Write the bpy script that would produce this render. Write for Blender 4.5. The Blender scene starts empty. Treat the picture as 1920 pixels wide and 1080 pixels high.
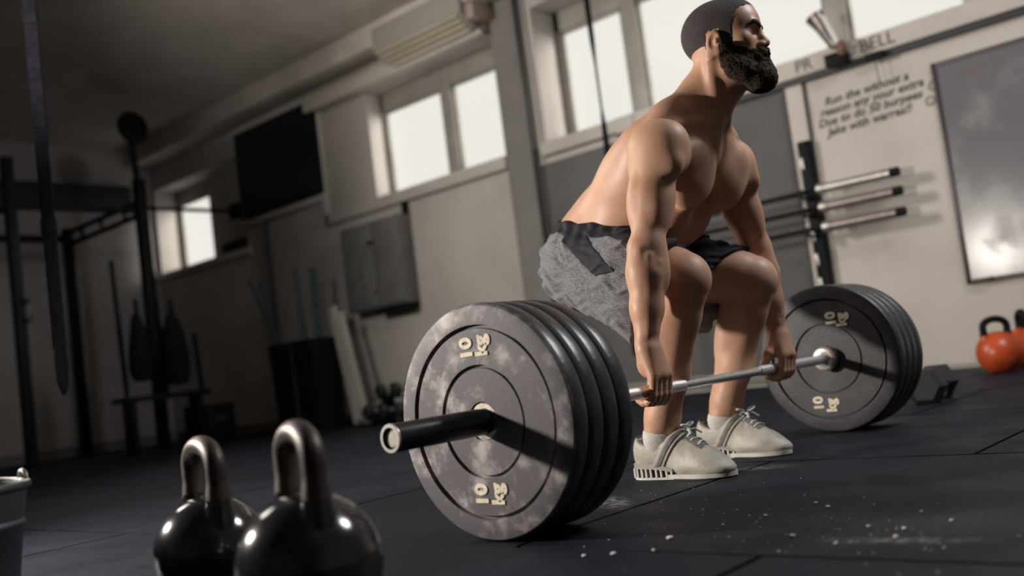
import bpy, bmesh, math, random
import numpy as np
from mathutils import Matrix, Vector

random.seed(7)
scene = bpy.context.scene
C = scene.collection

# ------------------------------------------------------------------ camera
F_PX, PITCH, ROLL, YAW, CAM_H = 1828.6, .08247, -.12869, .72823, .3157
cam_data = bpy.data.cameras.new('camera'); camera = bpy.data.objects.new('camera', cam_data); C.objects.link(camera)
fwd = Vector((math.cos(YAW) * math.cos(PITCH), math.sin(YAW) * math.cos(PITCH), math.sin(PITCH)))
rgt = Vector((math.sin(YAW), -math.cos(YAW), 0)); upv = rgt.cross(fwd)
r2 = rgt * math.cos(ROLL) + upv * math.sin(ROLL); u2 = -rgt * math.sin(ROLL) + upv * math.cos(ROLL)
M = Matrix((r2, u2, -fwd)).transposed().to_4x4(); M.translation = (0, 0, CAM_H)
camera.matrix_world = M
cam_data.sensor_width = 36; cam_data.lens = 36 * F_PX / 1920; cam_data.clip_start = .02
cam_data.dof.use_dof = True; cam_data.dof.focus_distance = 2.18; cam_data.dof.aperture_fstop = 1.9
scene.camera = camera

# ------------------------------------------------------------------ light: overcast daylight behind the windows, photographic lamps, added fill spots
scene.view_settings.view_transform = 'Standard'; scene.view_settings.look = 'None'
scene.view_settings.exposure = 0.0; scene.view_settings.gamma = 1.0; scene.view_settings.use_curve_mapping = False
world = bpy.data.worlds.new('daylight'); scene.world = world; world.use_nodes = True
bg = world.node_tree.nodes['Background']; bg.inputs[0].default_value = (1.0, .98, .905, 1); bg.inputs[1].default_value = 1.0

def lamp(kind, name, loc, target, energy, color, **kw):
    d = bpy.data.lights.new(name, kind); d.energy = energy; d.color = color
    for k, v in kw.items(): setattr(d, k, v)
    o = bpy.data.objects.new(name, d); C.objects.link(o); o.location = loc
    o.rotation_euler = (Vector(target) - Vector(loc)).to_track_quat('-Z', 'Y').to_euler()
    return o
lamp('SUN', 'hazy_sun', (8, -8, 4), (3.75, 0, 2.1), 5.0, (1.0, .95, .86), angle=math.radians(35))
lamp('SPOT', 'studio_lamp', (.25, 3.05, .92), (2.0, 1.35, .62), 345, (1.0, .915, .825), spot_size=math.radians(140), spot_blend=.6, shadow_soft_size=.07)
lamp('SPOT', 'wall_fill_spot', (1.5, 5.5, 2.6), (5.755, 2.3, 1.0), 490, (1.0, .93, .85), spot_size=math.radians(134), spot_blend=1.0, shadow_soft_size=.45)  # unseen fill, added to brighten the window wall
lamp('SPOT', 'ceiling_fill_spot', (.1, 2.4, 1.2), (5.0, 6.35, 3.4), 420, (1.0, .92, .82), spot_size=math.radians(32), spot_blend=1.0, shadow_soft_size=.2)  # added spot out of view, makes the bright patch on the ceiling
lamp('AREA', 'second_lamp', (3.7, -.45, 3.1), (2.3, 1.2, .8), 85, (.95, .97, 1.0), shape='DISK', size=.9)
# ------------------------------------------------------------------ materials
MATS = {}
def mat(name, c1, c2=None, scale=6., rough=.5, metal=0., bump=0., bscale=None, detail=6., lo=.35, hi=.65, spec=.5, rough2=None, coat=0., sss=0., stretch=None, sheen=0.):
    if name in MATS: return MATS[name]
    m = bpy.data.materials.new(name); m.use_nodes = True; nt = m.node_tree; N = nt.nodes; Lk = nt.links
    b = N['Principled BSDF']; I = b.inputs
    I['Base Color'].default_value = (*c1, 1); I['Roughness'].default_value = rough; I['Metallic'].default_value = metal
    I['Specular IOR Level'].default_value = spec; I['Coat Weight'].default_value = coat
    if sheen: I['Sheen Weight'].default_value = sheen
    if sss:
        I['Subsurface Weight'].default_value = sss; I['Subsurface Radius'].default_value = (.012, .005, .003); I['Subsurface Scale'].default_value = 1.0
    tc = N.new('ShaderNodeTexCoord'); src = tc.outputs['Object']
    if stretch:
        mp = N.new('ShaderNodeMapping'); mp.inputs['Scale'].default_value = stretch; Lk.new(src, mp.inputs[0]); src = mp.outputs[0]
    if c2 or rough2 is not None:
        n = N.new('ShaderNodeTexNoise'); n.inputs['Scale'].default_value = scale; n.inputs['Detail'].default_value = detail; n.inputs['Roughness'].default_value = .6
        Lk.new(src, n.inputs['Vector'])
        r = N.new('ShaderNodeMapRange'); r.inputs[1].default_value = lo; r.inputs[2].default_value = hi; r.interpolation_type = 'SMOOTHSTEP'
        Lk.new(n.outputs['Fac'], r.inputs[0])
        if c2:
            mx = N.new('ShaderNodeMix'); mx.data_type = 'RGBA'; mx.inputs[6].default_value = (*c1, 1); mx.inputs[7].default_value = (*c2, 1)
            Lk.new(r.outputs[0], mx.inputs[0]); Lk.new(mx.outputs[2], I['Base Color'])
        if rough2 is not None:
            rr = N.new('ShaderNodeMapRange'); rr.inputs[3].default_value = rough; rr.inputs[4].default_value = rough2
            Lk.new(r.outputs[0], rr.inputs[0]); Lk.new(rr.outputs[0], I['Roughness'])
    if bump:
        n2 = N.new('ShaderNodeTexNoise'); n2.inputs['Scale'].default_value = bscale or scale * 6; n2.inputs['Detail'].default_value = 5
        Lk.new(src, n2.inputs['Vector'])
        bp = N.new('ShaderNodeBump'); bp.inputs['Strength'].default_value = bump; bp.inputs['Distance'].default_value = .004
        Lk.new(n2.outputs['Fac'], bp.inputs['Height']); Lk.new(bp.outputs[0], I['Normal'])
    MATS[name] = m; return m

def emit(name, col, st):
    m = bpy.data.materials.new(name); m.use_nodes = True; b = m.node_tree.nodes['Principled BSDF']
    b.inputs['Base Color'].default_value = (*col, 1); b.inputs['Emission Color'].default_value = (*col, 1); b.inputs['Emission Strength'].default_value = st
    return m

def glass_mat():
    m = bpy.data.materials.new('window_glass'); m.use_nodes = True; nt = m.node_tree; N = nt.nodes; N.clear()
    o = N.new('ShaderNodeOutputMaterial'); mx = N.new('ShaderNodeMixShader'); t = N.new('ShaderNodeBsdfTransparent'); g = N.new('ShaderNodeBsdfGlossy')
    mx.inputs[0].default_value = .035; g.inputs['Roughness'].default_value = .05
    t.inputs[0].default_value = (.95, .95, .95, 1)
    nt.links.new(t.outputs[0], mx.inputs[1]); nt.links.new(g.outputs[0], mx.inputs[2]); nt.links.new(mx.outputs[0], o.inputs[0])
    return m

# ------------------------------------------------------------------ mesh building
class MB:
    def __init__(s): s.v = []; s.f = []
    def add(s, v, f):
        n = len(s.v); s.v += [tuple(p) for p in v]; s.f += [tuple(i + n for i in q) for q in f]; return s
    def box(s, x0, x1, y0, y1, z0, z1, bev=0.):
        if bev <= 0:
            v = [(x, y, z) for z in (z0, z1) for y in (y0, y1) for x in (x0, x1)]
            return s.add(v, [(0, 2, 3, 1), (4, 5, 7, 6), (0, 1, 5, 4), (2, 6, 7, 3), (0, 4, 6, 2), (1, 3, 7, 5)])
        bm = bmesh.new(); bmesh.ops.create_cube(bm, size=1)
        for p in bm.verts: p.co = ((x0 + x1) / 2 + p.co.x * (x1 - x0), (y0 + y1) / 2 + p.co.y * (y1 - y0), (z0 + z1) / 2 + p.co.z * (z1 - z0))
        bmesh.ops.bevel(bm, geom=bm.edges[:], offset=bev, segments=2, profile=.5, affect='EDGES')
        bm.verts.index_update(); s.add([p.co for p in bm.verts], [[p.index for p in f.verts] for f in bm.faces]); bm.free(); return s
    def tube(s, pts, r, seg=16, caps=True, closed=False, flat=1.0):
        pts = [Vector(p) for p in pts]; n = len(pts); rr = r if isinstance(r, (list, tuple)) else [r] * n
        ring = []; up = None
        for i, p in enumerate(pts):
            a = pts[(i - 1) % n] if (i or closed) else p; b = pts[(i + 1) % n] if (i < n - 1 or closed) else p
            t = (b - a).normalized()
            if up is None: up = Vector((0, 0, 1)) if abs(t.z) < .9 else Vector((0, 1, 0))
            x = t.cross(up).normalized(); up = x.cross(t).normalized()
            ring.append([p + (x * math.cos(q) + up * math.sin(q) * flat) * rr[i] for q in (2 * math.pi * k / seg for k in range(seg))])
        v = [p for R in ring for p in R]; f = []
        for i in range(n if closed else n - 1):
            j = (i + 1) % n
            for k in range(seg): f.append((i*seg + k, i*seg + (k+1) % seg, j*seg + (k+1) % seg, j*seg + k))
        if caps and not closed: f += [tuple(range(seg))[::-1], tuple((n-1)*seg + k for k in range(seg))]
        return s.add(v, f)
    def lathe(s, prof, seg=64, o=(0, 0, 0), ax='Z', closed=False):
        """prof: (radius, height) pairs; ax the turning axis"""
        v = []
        for r, h in prof:
            for k in range(seg):
                q = 2 * math.pi * k / seg; a, b = r * math.cos(q), r * math.sin(q)
                p = {'Z': (a, b, h), 'X': (h, a, b), 'Y': (b, h, a)}[ax]; v.append((p[0] + o[0], p[1] + o[1], p[2] + o[2]))
        f = []; n = len(prof)
        for i in range(n if closed else n - 1):
            j = (i + 1) % n
            for k in range(seg): f.append((i*seg + k, i*seg + (k+1) % seg, j*seg + (k+1) % seg, j*seg + k))
        if not closed:
            if prof[0][0] > 1e-6: f.append(tuple(range(seg))[::-1])
            if prof[-1][0] > 1e-6: f.append(tuple((n-1)*seg + k for k in range(seg)))
        return s.add(v, f)
    def prism(s, poly, h0, h1, ax='Z', shrink=None):
        n = len(poly); v = []
        for h in (h0, h1):
            for a, b in poly: v.append({'Z': (a, b, h), 'X': (h, a, b), 'Y': (a, h, b)}[ax])
        return s.add(v, [tuple(range(n))[::-1], tuple(range(n, 2*n))] + [(k, (k+1) % n, n + (k+1) % n, n + k) for k in range(n)])
    def move(s, M):
        s.v = [tuple(M @ Vector(p)) for p in s.v]; return s
    def build(s, name, m, parent=None, loc=None, sharp=32):
        me = bpy.data.meshes.new(name); me.from_pydata(s.v, [], s.f); me.validate(); me.update()
        bm = bmesh.new(); bm.from_mesh(me); bmesh.ops.recalc_face_normals(bm, faces=bm.faces[:]); bm.to_mesh(me); bm.free()
        return link(name, me, m, parent, loc, sharp)

def link(name, me, m, parent=None, loc=None, sharp=32):
    if m is not None: me.materials.append(m)
    if sharp is not None:
        for p in me.polygons: p.use_smooth = True
        me.set_sharp_from_angle(angle=math.radians(sharp))
    o = bpy.data.objects.new(name, me); C.objects.link(o)
    if parent is not None: o.parent = parent
    if loc is not None: o.location = loc
    return o

def np_mesh(name, V, F, m, parent=None, off=(0, 0, 0)):
    me = bpy.data.meshes.new(name); V = np.asarray(V, np.float32) - np.asarray(off, np.float32)
    me.vertices.add(len(V)); me.vertices.foreach_set('co', V.ravel())
    me.loops.add(F.size); me.loops.foreach_set('vertex_index', F.astype(np.int32).ravel())
    me.polygons.add(len(F)); me.polygons.foreach_set('loop_start', np.arange(0, F.size, 4, dtype=np.int32))
    me.polygons.foreach_set('use_smooth', np.ones(len(F), bool))
    me.update(calc_edges=True); me.validate(); me.materials.append(m)
    o = bpy.data.objects.new(name, me); C.objects.link(o)
    if parent is not None: o.parent = parent
    return o

def tag(o, label=None, cat=None, group=None, kind=None):
    for k, v in (('label', label), ('category', cat), ('group', group), ('kind', kind)):
        if v: o[k] = v
    return o

def thing(name, label, cat, loc=(0, 0, 0), rz=0., group=None):
    o = bpy.data.objects.new(name, None); C.objects.link(o); o.empty_display_size = .05
    o.location = loc; o.rotation_euler = (0, 0, rz); return tag(o, label, cat, group)

def struct(o): o['kind'] = 'structure'; return o

def copy_tree(o, parent=None):
    c = o.copy(); C.objects.link(c)
    if parent is not None: c.parent = parent
    for ch in list(o.children): copy_tree(ch, c)
    return c

def text_mesh(body, size, extrude=.001, offset=0., shear=0., align='CENTER'):
    cu = bpy.data.curves.new('lettering', 'FONT'); cu.body = body; cu.size = size; cu.extrude = extrude; cu.offset = offset; cu.shear = shear
    cu.align_x = align; cu.align_y = 'CENTER'; cu.resolution_u = 3
    t = bpy.data.objects.new('lettering', cu); C.objects.link(t)
    dg = bpy.context.evaluated_depsgraph_get(); me = bpy.data.meshes.new_from_object(t.evaluated_get(dg))
    bpy.data.objects.remove(t); bpy.data.curves.remove(cu); return me

def text_part(name, body, size, M, m, parent=None, **kw):
    me = text_mesh(body, size, **kw); me.materials.clear(); me.transform(M)
    return link(name, me, m, parent, None, None)
def wallM(x, y, z, tilt=0.):       # lettering on a wall that faces -X
    return Matrix.Translation((x, y, z)) @ Matrix(((0, 0, -1), (-1, 0, 0), (0, 1, 0))).to_4x4() @ Matrix.Rotation(tilt, 4, 'Z')
def plateM(x, y, z):               # lettering on a disc that faces -X, reading upwards
    return Matrix.Translation((x, y, z)) @ Matrix(((0, 0, -1), (0, 1, 0), (1, 0, 0))).to_4x4()
# ------------------------------------------------------------------ the room
XW, YB, ZC = 5.755, 10.6, 3.40
m_wall = mat('wall_paint', (.50, .465, .43), (.40, .37, .345), 1.3, .85, bump=.15, bscale=40, lo=.3, hi=.75)
m_wall_panel = mat('wall_panel_paint', (.56, .52, .475), (.47, .43, .39), 2.2, .75, bump=.12, bscale=30, lo=.35, hi=.8)
m_back = mat('back_wall_paint', (.42, .39, .37), (.34, .31, .30), 1.0, .85)
m_ceil = mat('ceiling_plaster', (.60, .55, .50), (.50, .46, .42), 2.5, .9, bump=.3, bscale=25)
m_trim = mat('white_frame', (.33, .31, .28), (.27, .255, .235), 4, .5)
m_dark = mat('dark_trim', (.03, .03, .034), rough=.6)
m_black = mat('black_steel', (.005, .006, .0065), (.009, .009, .010), 12, .55, spec=.12)
m_beam = mat('teal_band', (.012, .022, .028), rough=.7)
m_glass = glass_mat()
m_ink = mat('marker_ink', (.045, .040, .042), rough=.8)

# floor: a screed with loose rubber mats laid on it
fl = struct(MB().box(-4.2, XW + .4, -4.2, YB + .3, -.12, -.018).build('floor', mat('screed', (.02, .02, .022), rough=.9)))
m_mat = bpy.data.materials.new('rubber_mat'); m_mat.use_nodes = True
def rubber_floor(m):
    nt = m.node_tree; N = nt.nodes; L = nt.links; b = N['Principled BSDF']
    g = N.new('ShaderNodeNewGeometry'); pos = g.outputs['Position']
    def noise(sc, det=5, st=None):
        n = N.new('ShaderNodeTexNoise'); n.inputs['Scale'].default_value = sc; n.inputs['Detail'].default_value = det
        if st:
            mp = N.new('ShaderNodeMapping'); mp.inputs['Scale'].default_value = st; L.new(pos, mp.inputs[0]); L.new(mp.outputs[0], n.inputs['Vector'])
        else: L.new(pos, n.inputs['Vector'])
        return n.outputs['Fac']
    def rng(x, lo, hi, a=0., bb=1.):
        r = N.new('ShaderNodeMapRange'); r.interpolation_type = 'SMOOTHSTEP'
        for i, v in ((1, lo), (2, hi), (3, a), (4, bb)): r.inputs[i].default_value = v
        L.new(x, r.inputs[0]); return r.outputs[0]
    def mth(op, x, y):
        q = N.new('ShaderNodeMath'); q.operation = op
        for i, v in ((0, x), (1, y)):
            if isinstance(v, (int, float)): q.inputs[i].default_value = v
            else: L.new(v, q.inputs[i])
        return q.outputs[0]
    def blob(x, y, rx, ry, rot):
        mp = N.new('ShaderNodeMapping'); mp.vector_type = 'TEXTURE'; mp.inputs['Location'].default_value = (x, y, 0); mp.inputs['Rotation'].default_value = (0, 0, rot); mp.inputs['Scale'].default_value = (rx, ry, 1)
        L.new(pos, mp.inputs[0]); ln = N.new('ShaderNodeVectorMath'); ln.operation = 'LENGTH'; L.new(mp.outputs[0], ln.inputs[0])
        return rng(ln.outputs['Value'], .15, 1., 1., 0.)
    dust = None
    for args in ((1.415, .585, .030, .17, .10), (1.72, 1.32, .05, .16, -.75), (2.17, 1.20, .05, .12, .2)):
        q = blob(*args); dust = q if dust is None else mth('MAXIMUM', dust, q)
    dust = mth('MULTIPLY', dust, rng(noise(55, 8), .34, .80))
    haze = mth('MULTIPLY', blob(1.50, .66, .20, .34, .2), rng(noise(110, 6), .40, .80))
    film = mth('MULTIPLY', rng(noise(2.3, 8), .40, .75), rng(noise(60, 3, (1, .25, 1)), .3, .8))
    allm = mth('ADD', mth('ADD', mth('MULTIPLY', dust, .45), mth('MULTIPLY', haze, .10)), mth('MULTIPLY', film, .022))
    speck = rng(noise(420, 2), .70, .76)
    allm = mth('MINIMUM', mth('ADD', allm, mth('MULTIPLY', speck, .10)), 1.)
    mx = N.new('ShaderNodeMix'); mx.data_type = 'RGBA'; mx.inputs[6].default_value = (.0046, .0062, .0132, 1); mx.inputs[7].default_value = (.46, .44, .40, 1)
    L.new(allm, mx.inputs[0]); L.new(mx.outputs[2], b.inputs['Base Color'])
    L.new(rng(noise(5, 6), .3, .7, .50, .72), b.inputs['Roughness']); b.inputs['Specular IOR Level'].default_value = .16
    bp = N.new('ShaderNodeBump'); bp.inputs['Strength'].default_value = .35; bp.inputs['Distance'].default_value = .003
    L.new(noise(190, 4), bp.inputs['Height']); L.new(bp.outputs[0], b.inputs['Normal'])
rubber_floor(m_mat)
T_ = .98; X0, Y0 = 1.295, .735
tile_me = None
for i in range(-3, 5):
    for j in range(-3, 11):
        x0, y0 = X0 + i * T_, Y0 + j * T_ + (.49 if i % 2 == 0 else 0)
        if x0 > XW - .02 or y0 > YB - .02: continue
        w, d = min(T_, XW - .002 - x0), min(T_, YB - .002 - y0)
        if w > T_ - 1e-6 and d > T_ - 1e-6 and tile_me:
            o = bpy.data.objects.new('rubber_tile', tile_me); C.objects.link(o); o.parent = fl; o.location = (x0, y0, 0)
        else:
            o = MB().box(.006, w - .006, .006, d - .006, -.018, 0).build('rubber_tile', m_mat, fl, (x0, y0, 0))
            if w > T_ - 1e-6 and d > T_ - 1e-6: tile_me = o.data

# window wall, with its three openings
W1, W2, W3 = (8.72, 10.54, 1.93, 2.92), (4.98, 7.30, 1.99, 2.98), (1.52, 4.58, 1.99, 3.06)
w = MB(); X1 = XW + .36
w.box(XW, X1, -4.2, YB + .3, -.1, 1.93)
ys = [-4.2, W3[0], W3[1], W2[0], W2[1], W1[0], W1[1], YB + .3]
for a, b in ((0, 1), (2, 3), (4, 5), (6, 7)): w.box(XW, X1, ys[a], ys[b], 1.93, ZC + .1)
for y0, y1, z0, z1 in (W1, W2, W3):
    if z0 > 1.93: w.box(XW, X1, y0, y1, 1.93, z0)
    w.box(XW, X1, y0, y1, z1, ZC + .1)
struct(w.build('wall_right', m_wall, sharp=20))
struct(MB().box(-4.2, XW, YB, YB + .3, -.1, ZC + .1).build('wall_back', m_back))
struct(MB().box(-4.5, -4.2, -4.2, YB + .3, -.1, ZC + .1).build('wall_left', m_back))
struct(MB().box(-4.5, X1, -4.5, -4.2, -.1, ZC + .1).build('wall_front', m_back))
struct(MB().box(-4.5, X1, -4.5, YB + .3, ZC, ZC + .15).build('ceiling', m_ceil))
struct(MB().box(XW - .30, XW, -4.2, YB, 3.20, ZC, .01).build('trim_1', m_ceil))            # boxed soffit along the window wall
struct(MB().box(-4.2, XW - .3, YB - .10, YB, 2.70, 2.96, .006).build('trim_2', m_beam))      # dark band across the back wall
struct(MB().box(XW - .075, XW, 4.68, 4.96, 0, 3.2, .02).build('trim_4', mat('pilaster_paint', (.22, .206, .197), (.18, .169, .162), 1.6, .85)))             # pilaster
struct(MB().box(XW - .012, XW, -4.2, 2.50, .02, 1.84, .002).build('trim_5', m_wall_panel))     # pale boarding on the right
struct(MB().box(XW - .03, XW, 2.505, 2.62, .02, 1.84, .004).build('trim_6', m_wall_panel))
struct(MB().box(XW - .035, XW, 2.492, 2.504, .02, 1.84).build('trim_7', m_dark))
struct(MB().box(XW - .035, XW, 2.621, 2.632, .02, 1.84).build('trim_8', m_dark))
struct(MB().box(XW - .014, XW, 2.634, 4.66, .11, 1.836, .003).build('trim_3', mat('grey_dado_paint', (.118, .113, .114), (.092, .089, .090), 1.4, .8)))   # grey dado under the long window
struct(MB().box(XW - .06, XW, -4.2, 3.9, 1.875, 1.99, .004).build('trim_9', m_wall_panel))     # sill board that carries the lettering
struct(MB().box(XW - .05, XW, -4.2, 3.9, 1.838, 1.874, .003).build('trim_10', m_dark))
struct(MB().box(XW - .02, XW, 2.64, 10.5, .02, .10, .004).build('baseboard_right', mat('baseboard_paint', (.16, .15, .14), rough=.6)))
struct(MB().box(-4.1, XW - .03, YB - .02, YB, .02, .10, .004).build('baseboard_back', MATS['baseboard_paint']))

def window(n, op, frame_x, mullions, y_glass=None, lower=0., label=''):
    """a frame set deep in its opening; frame bars and panes are its parts"""
    y0, y1, z0, z1 = op; g0, g1 = y_glass or (y0, y1)
    e = thing('window_%d' % n, None, None, (frame_x, (g0 + g1) / 2, z0)); e['kind'] = 'structure'
    ox, oy, oz = frame_x, (g0 + g1) / 2, z0
    def bar(a, b, c, d, name='window_frame', dep=.06, dx=0.):
        MB().box(dx, dx + dep, a - oy, b - oy, c - oz, d - oz, .006).build(name, m_trim, e)
    t = .05
    bar(g0, g1, z0, z0 + .045); bar(g0, g1, z1 - .16, z1); bar(g0, g0 + t, z0, z1); bar(g1 - t, g1, z0, z1)
    for c in mullions: bar(c - .065, c + .065, z0, z1, 'mullion', .08, -.01)
    edges = [g0 + t] + [q for c in sorted(mullions) for q in (c - .065, c + .065)] + [g1 - t]
    for a, b in zip(edges[::2], edges[1::2]):
        MB().box(.026, .032, a - oy, b - oy, z0 + .045 - oz, z1 - .16 - oz).build('pane', m_glass, e)
        for p, q in ((a, a + .028), (b - .028, b)): bar(p, q, z0 + .045, z1 - .16, 'sash', .035, .012)
        for p, q in ((z0 + .045, z0 + .075), (z1 - .188, z1 - .16)): bar(a, b, p, q, 'sash', .035, .012)
    return e
window(1, W1, XW + .27, [9.74], (8.72, 10.54))
window(2, W2, XW + .20, [5.78], (4.98, 6.66))
window(3, W3, XW + .27, [3.87, 2.34])
# window 2 stands in a raised surround with a blind board beside the panes
struct(MB().box(XW + .03, XW + .20, 6.64, 7.30, 1.99, 2.98, .004).build('trim_11', m_wall))
struct(MB().box(XW - .13, XW, 4.99, 7.38, 2.98, 3.10, .008).build('trim_12', m_wall_panel))
struct(MB().box(XW - .05, XW, 4.985, 7.33, 1.885, 1.99, .006).build('trim_13', m_wall))
struct(MB().box(XW - .05, XW, 7.28, 7.36, 1.885, 2.98, .006).build('trim_14', m_wall))
struct(MB().box(XW - .04, XW, 8.66, 10.56, 1.85, 1.93, .006).build('trim_15', m_wall))
struct(MB().box(XW - .05, XW, 3.9, 4.62, 1.89, 1.99, .006).build('trim_16', m_wall))
struct(MB().box(XW - .06, XW, 7.3, 8.72, 2.13, 2.19, .006).build('trim_17', m_wall))
struct(MB().box(XW + .20, XW + .27, 8.72, 9.70, 1.93, 2.92, .004).build('trim_18', m_wall))

# lettering on the sill board and on the wall
text_part('lettering', 'PR', .105, wallM(XW - .0612, 2.46, 1.932), m_ink, bpy.data.objects['trim_9'])
text_part('lettering', 'BELL', .105, wallM(XW - .0612, 2.00, 1.932), m_ink, bpy.data.objects['trim_9'])
rg = random.Random(3)
for ln, (txt, y, z) in enumerate((('Run the without a', 2.13, 1.690), ('reason any your extra', 2.11, 1.630), ('Due to do 50 burpees', 2.13, 1.566), ('Jake with warres!!', 2.14, 1.502))):
    text_part('handwriting', txt, .070, wallM(XW - .0128, y, z, .03), m_ink, bpy.data.objects['trim_5'], shear=.25, extrude=.0004, offset=.0018)
def scribble(pts, r=.003):
    MB().tube([(XW - .0135, y, z) for y, z in pts], r, 6).build('handwriting', m_ink, bpy.data.objects['trim_5'])
circ = lambda y, z, r, a0=0., a1=6.28, n=18: [(y + r * math.cos(a0 + (a1 - a0) * k / n), z + r * math.sin(a0 + (a1 - a0) * k / n)) for k in range(n + 1)]
for y, z in ((1.745, 1.600), (1.775, 1.520)):
    scribble(circ(y, z, .026)); scribble(circ(y, z, .014, 3.5, 5.9, 8), .0022)
    for t in (-1, 1): scribble([(y + t*.009, z + .006), (y + t*.009, z + .012)], .003)
# ------------------------------------------------------------------ distance-field modelling helpers
def axis_of(*segs):
    out = []
    for a, b, st in segs:
        n = max(1, int(round((b - a) / st)))
        out.append(np.linspace(a, b, n, endpoint=False))
    out.append(np.array([segs[-1][1]]))
    return np.concatenate(out).astype(np.float32)

def smin(a, b, k):
    if k <= 0: return np.minimum(a, b)
    h = np.maximum(k - np.abs(a - b), 0) / k
    return np.minimum(a, b) - h * h * (k * .25)

def smax(a, b, k): return -smin(-a, -b, k)

class Fld:
    """a signed distance field on (part of) a rectilinear lattice"""
    def __init__(s, axes, lo=None, hi=None):
        s.axes = axes
        lo = lo or [a[0] for a in axes]; hi = hi or [a[-1] for a in axes]
        s.r = [(max(0, int(np.searchsorted(a, l)) - 1), min(len(a), int(np.searchsorted(a, h)) + 1)) for a, l, h in zip(axes, lo, hi)]
        s.D = np.full([b - a for a, b in s.r], 1.0, np.float32)
    def win(s, lo, hi):
        sl, co = [], []
        for n in range(3):
            a = s.axes[n]; r0, r1 = s.r[n]
            i0 = max(r0, int(np.searchsorted(a, lo[n])) - 1); i1 = min(r1, int(np.searchsorted(a, hi[n])) + 1)
            i1 = max(i1, i0)
            sl.append(slice(i0 - r0, i1 - r0)); sh = [1, 1, 1]; sh[n] = i1 - i0
            co.append(a[i0:i1].reshape(sh))
        return tuple(sl), co
    def put(s, d, sl, k, op):
        if d.size == 0: return
        v = s.D[sl]
        s.D[sl] = smin(v, d, k) if op == '+' else (smax(v, -d, k) if op == '-' else smax(v, d, k))
    def cap(s, a, b, ra, rb=None, k=.02, op='+'):
        rb = ra if rb is None else rb
        a = np.array(a, float); b = np.array(b, float); m = max(ra, rb) + k + .006
        sl, (X, Y, Z) = s.win(np.minimum(a, b) - m, np.maximum(a, b) + m)
        ba = b - a; L = float(ba @ ba) or 1e-9
        px, py, pz = X - a[0], Y - a[1], Z - a[2]
        t = np.clip((px * ba[0] + py * ba[1] + pz * ba[2]) / L, 0, 1)
        d = np.sqrt((px - t * ba[0])**2 + (py - t * ba[1])**2 + (pz - t * ba[2])**2) - (ra + (rb - ra) * t)
        s.put(d.astype(np.float32), sl, k, op)
    def chain(s, pts, k=.02, op='+'):
        for p, q in zip(pts, pts[1:]): s.cap(p[:3], q[:3], p[3], q[3], k, op)
    def ell(s, c, r, fr=None, k=.02, op='+'):
        """ellipsoid; fr = 3x3 rows = its axes"""
        c = np.array(c, float); r = np.array(r, float)
        fr = np.eye(3) if fr is None else np.array(fr, float)
        ext = np.sqrt(((fr * r[:, None])**2).sum(0)) + k + .006
        sl, (X, Y, Z) = s.win(c - ext, c + ext)
        px, py, pz = X - c[0], Y - c[1], Z - c[2]
        k0 = k1 = 0
        for n in range(3):
            q = (px * fr[n, 0] + py * fr[n, 1] + pz * fr[n, 2]) / r[n]
            k0 = k0 + q * q; k1 = k1 + (q / r[n])**2
        k0 = np.sqrt(k0); d = k0 * (k0 - 1) / np.maximum(np.sqrt(k1), 1e-6)
        s.put(d.astype(np.float32), sl, k, op)
    def plane(s, p, n, k=0.004):
        """keep the side the normal points away from"""
        n = np.array(n, float); n /= np.linalg.norm(n)
        sl, (X, Y, Z) = s.win([-99]*3, [99]*3)
        d = (X - p[0]) * n[0] + (Y - p[1]) * n[1] + (Z - p[2]) * n[2]
        s.D = smax(s.D, d.astype(np.float32), k)
    def coords(s):
        return s.win([-99]*3, [99]*3)[1]
    def merge(s, o, k=.002):
        sl = tuple(slice(a - c, b - c) for (a, b), (c, d) in zip(o.r, s.r))
        s.D[sl] = smin(s.D[sl], o.D, k)
    def copy(s):
        c = Fld.__new__(Fld); c.axes = s.axes; c.r = s.r; c.D = s.D.copy(); return c
    def mesh(s, smooth=1):
        ax = [a[r[0]:r[1]] for a, r in zip(s.axes, s.r)]
        return surface_nets(ax, s.D, smooth)

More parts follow.
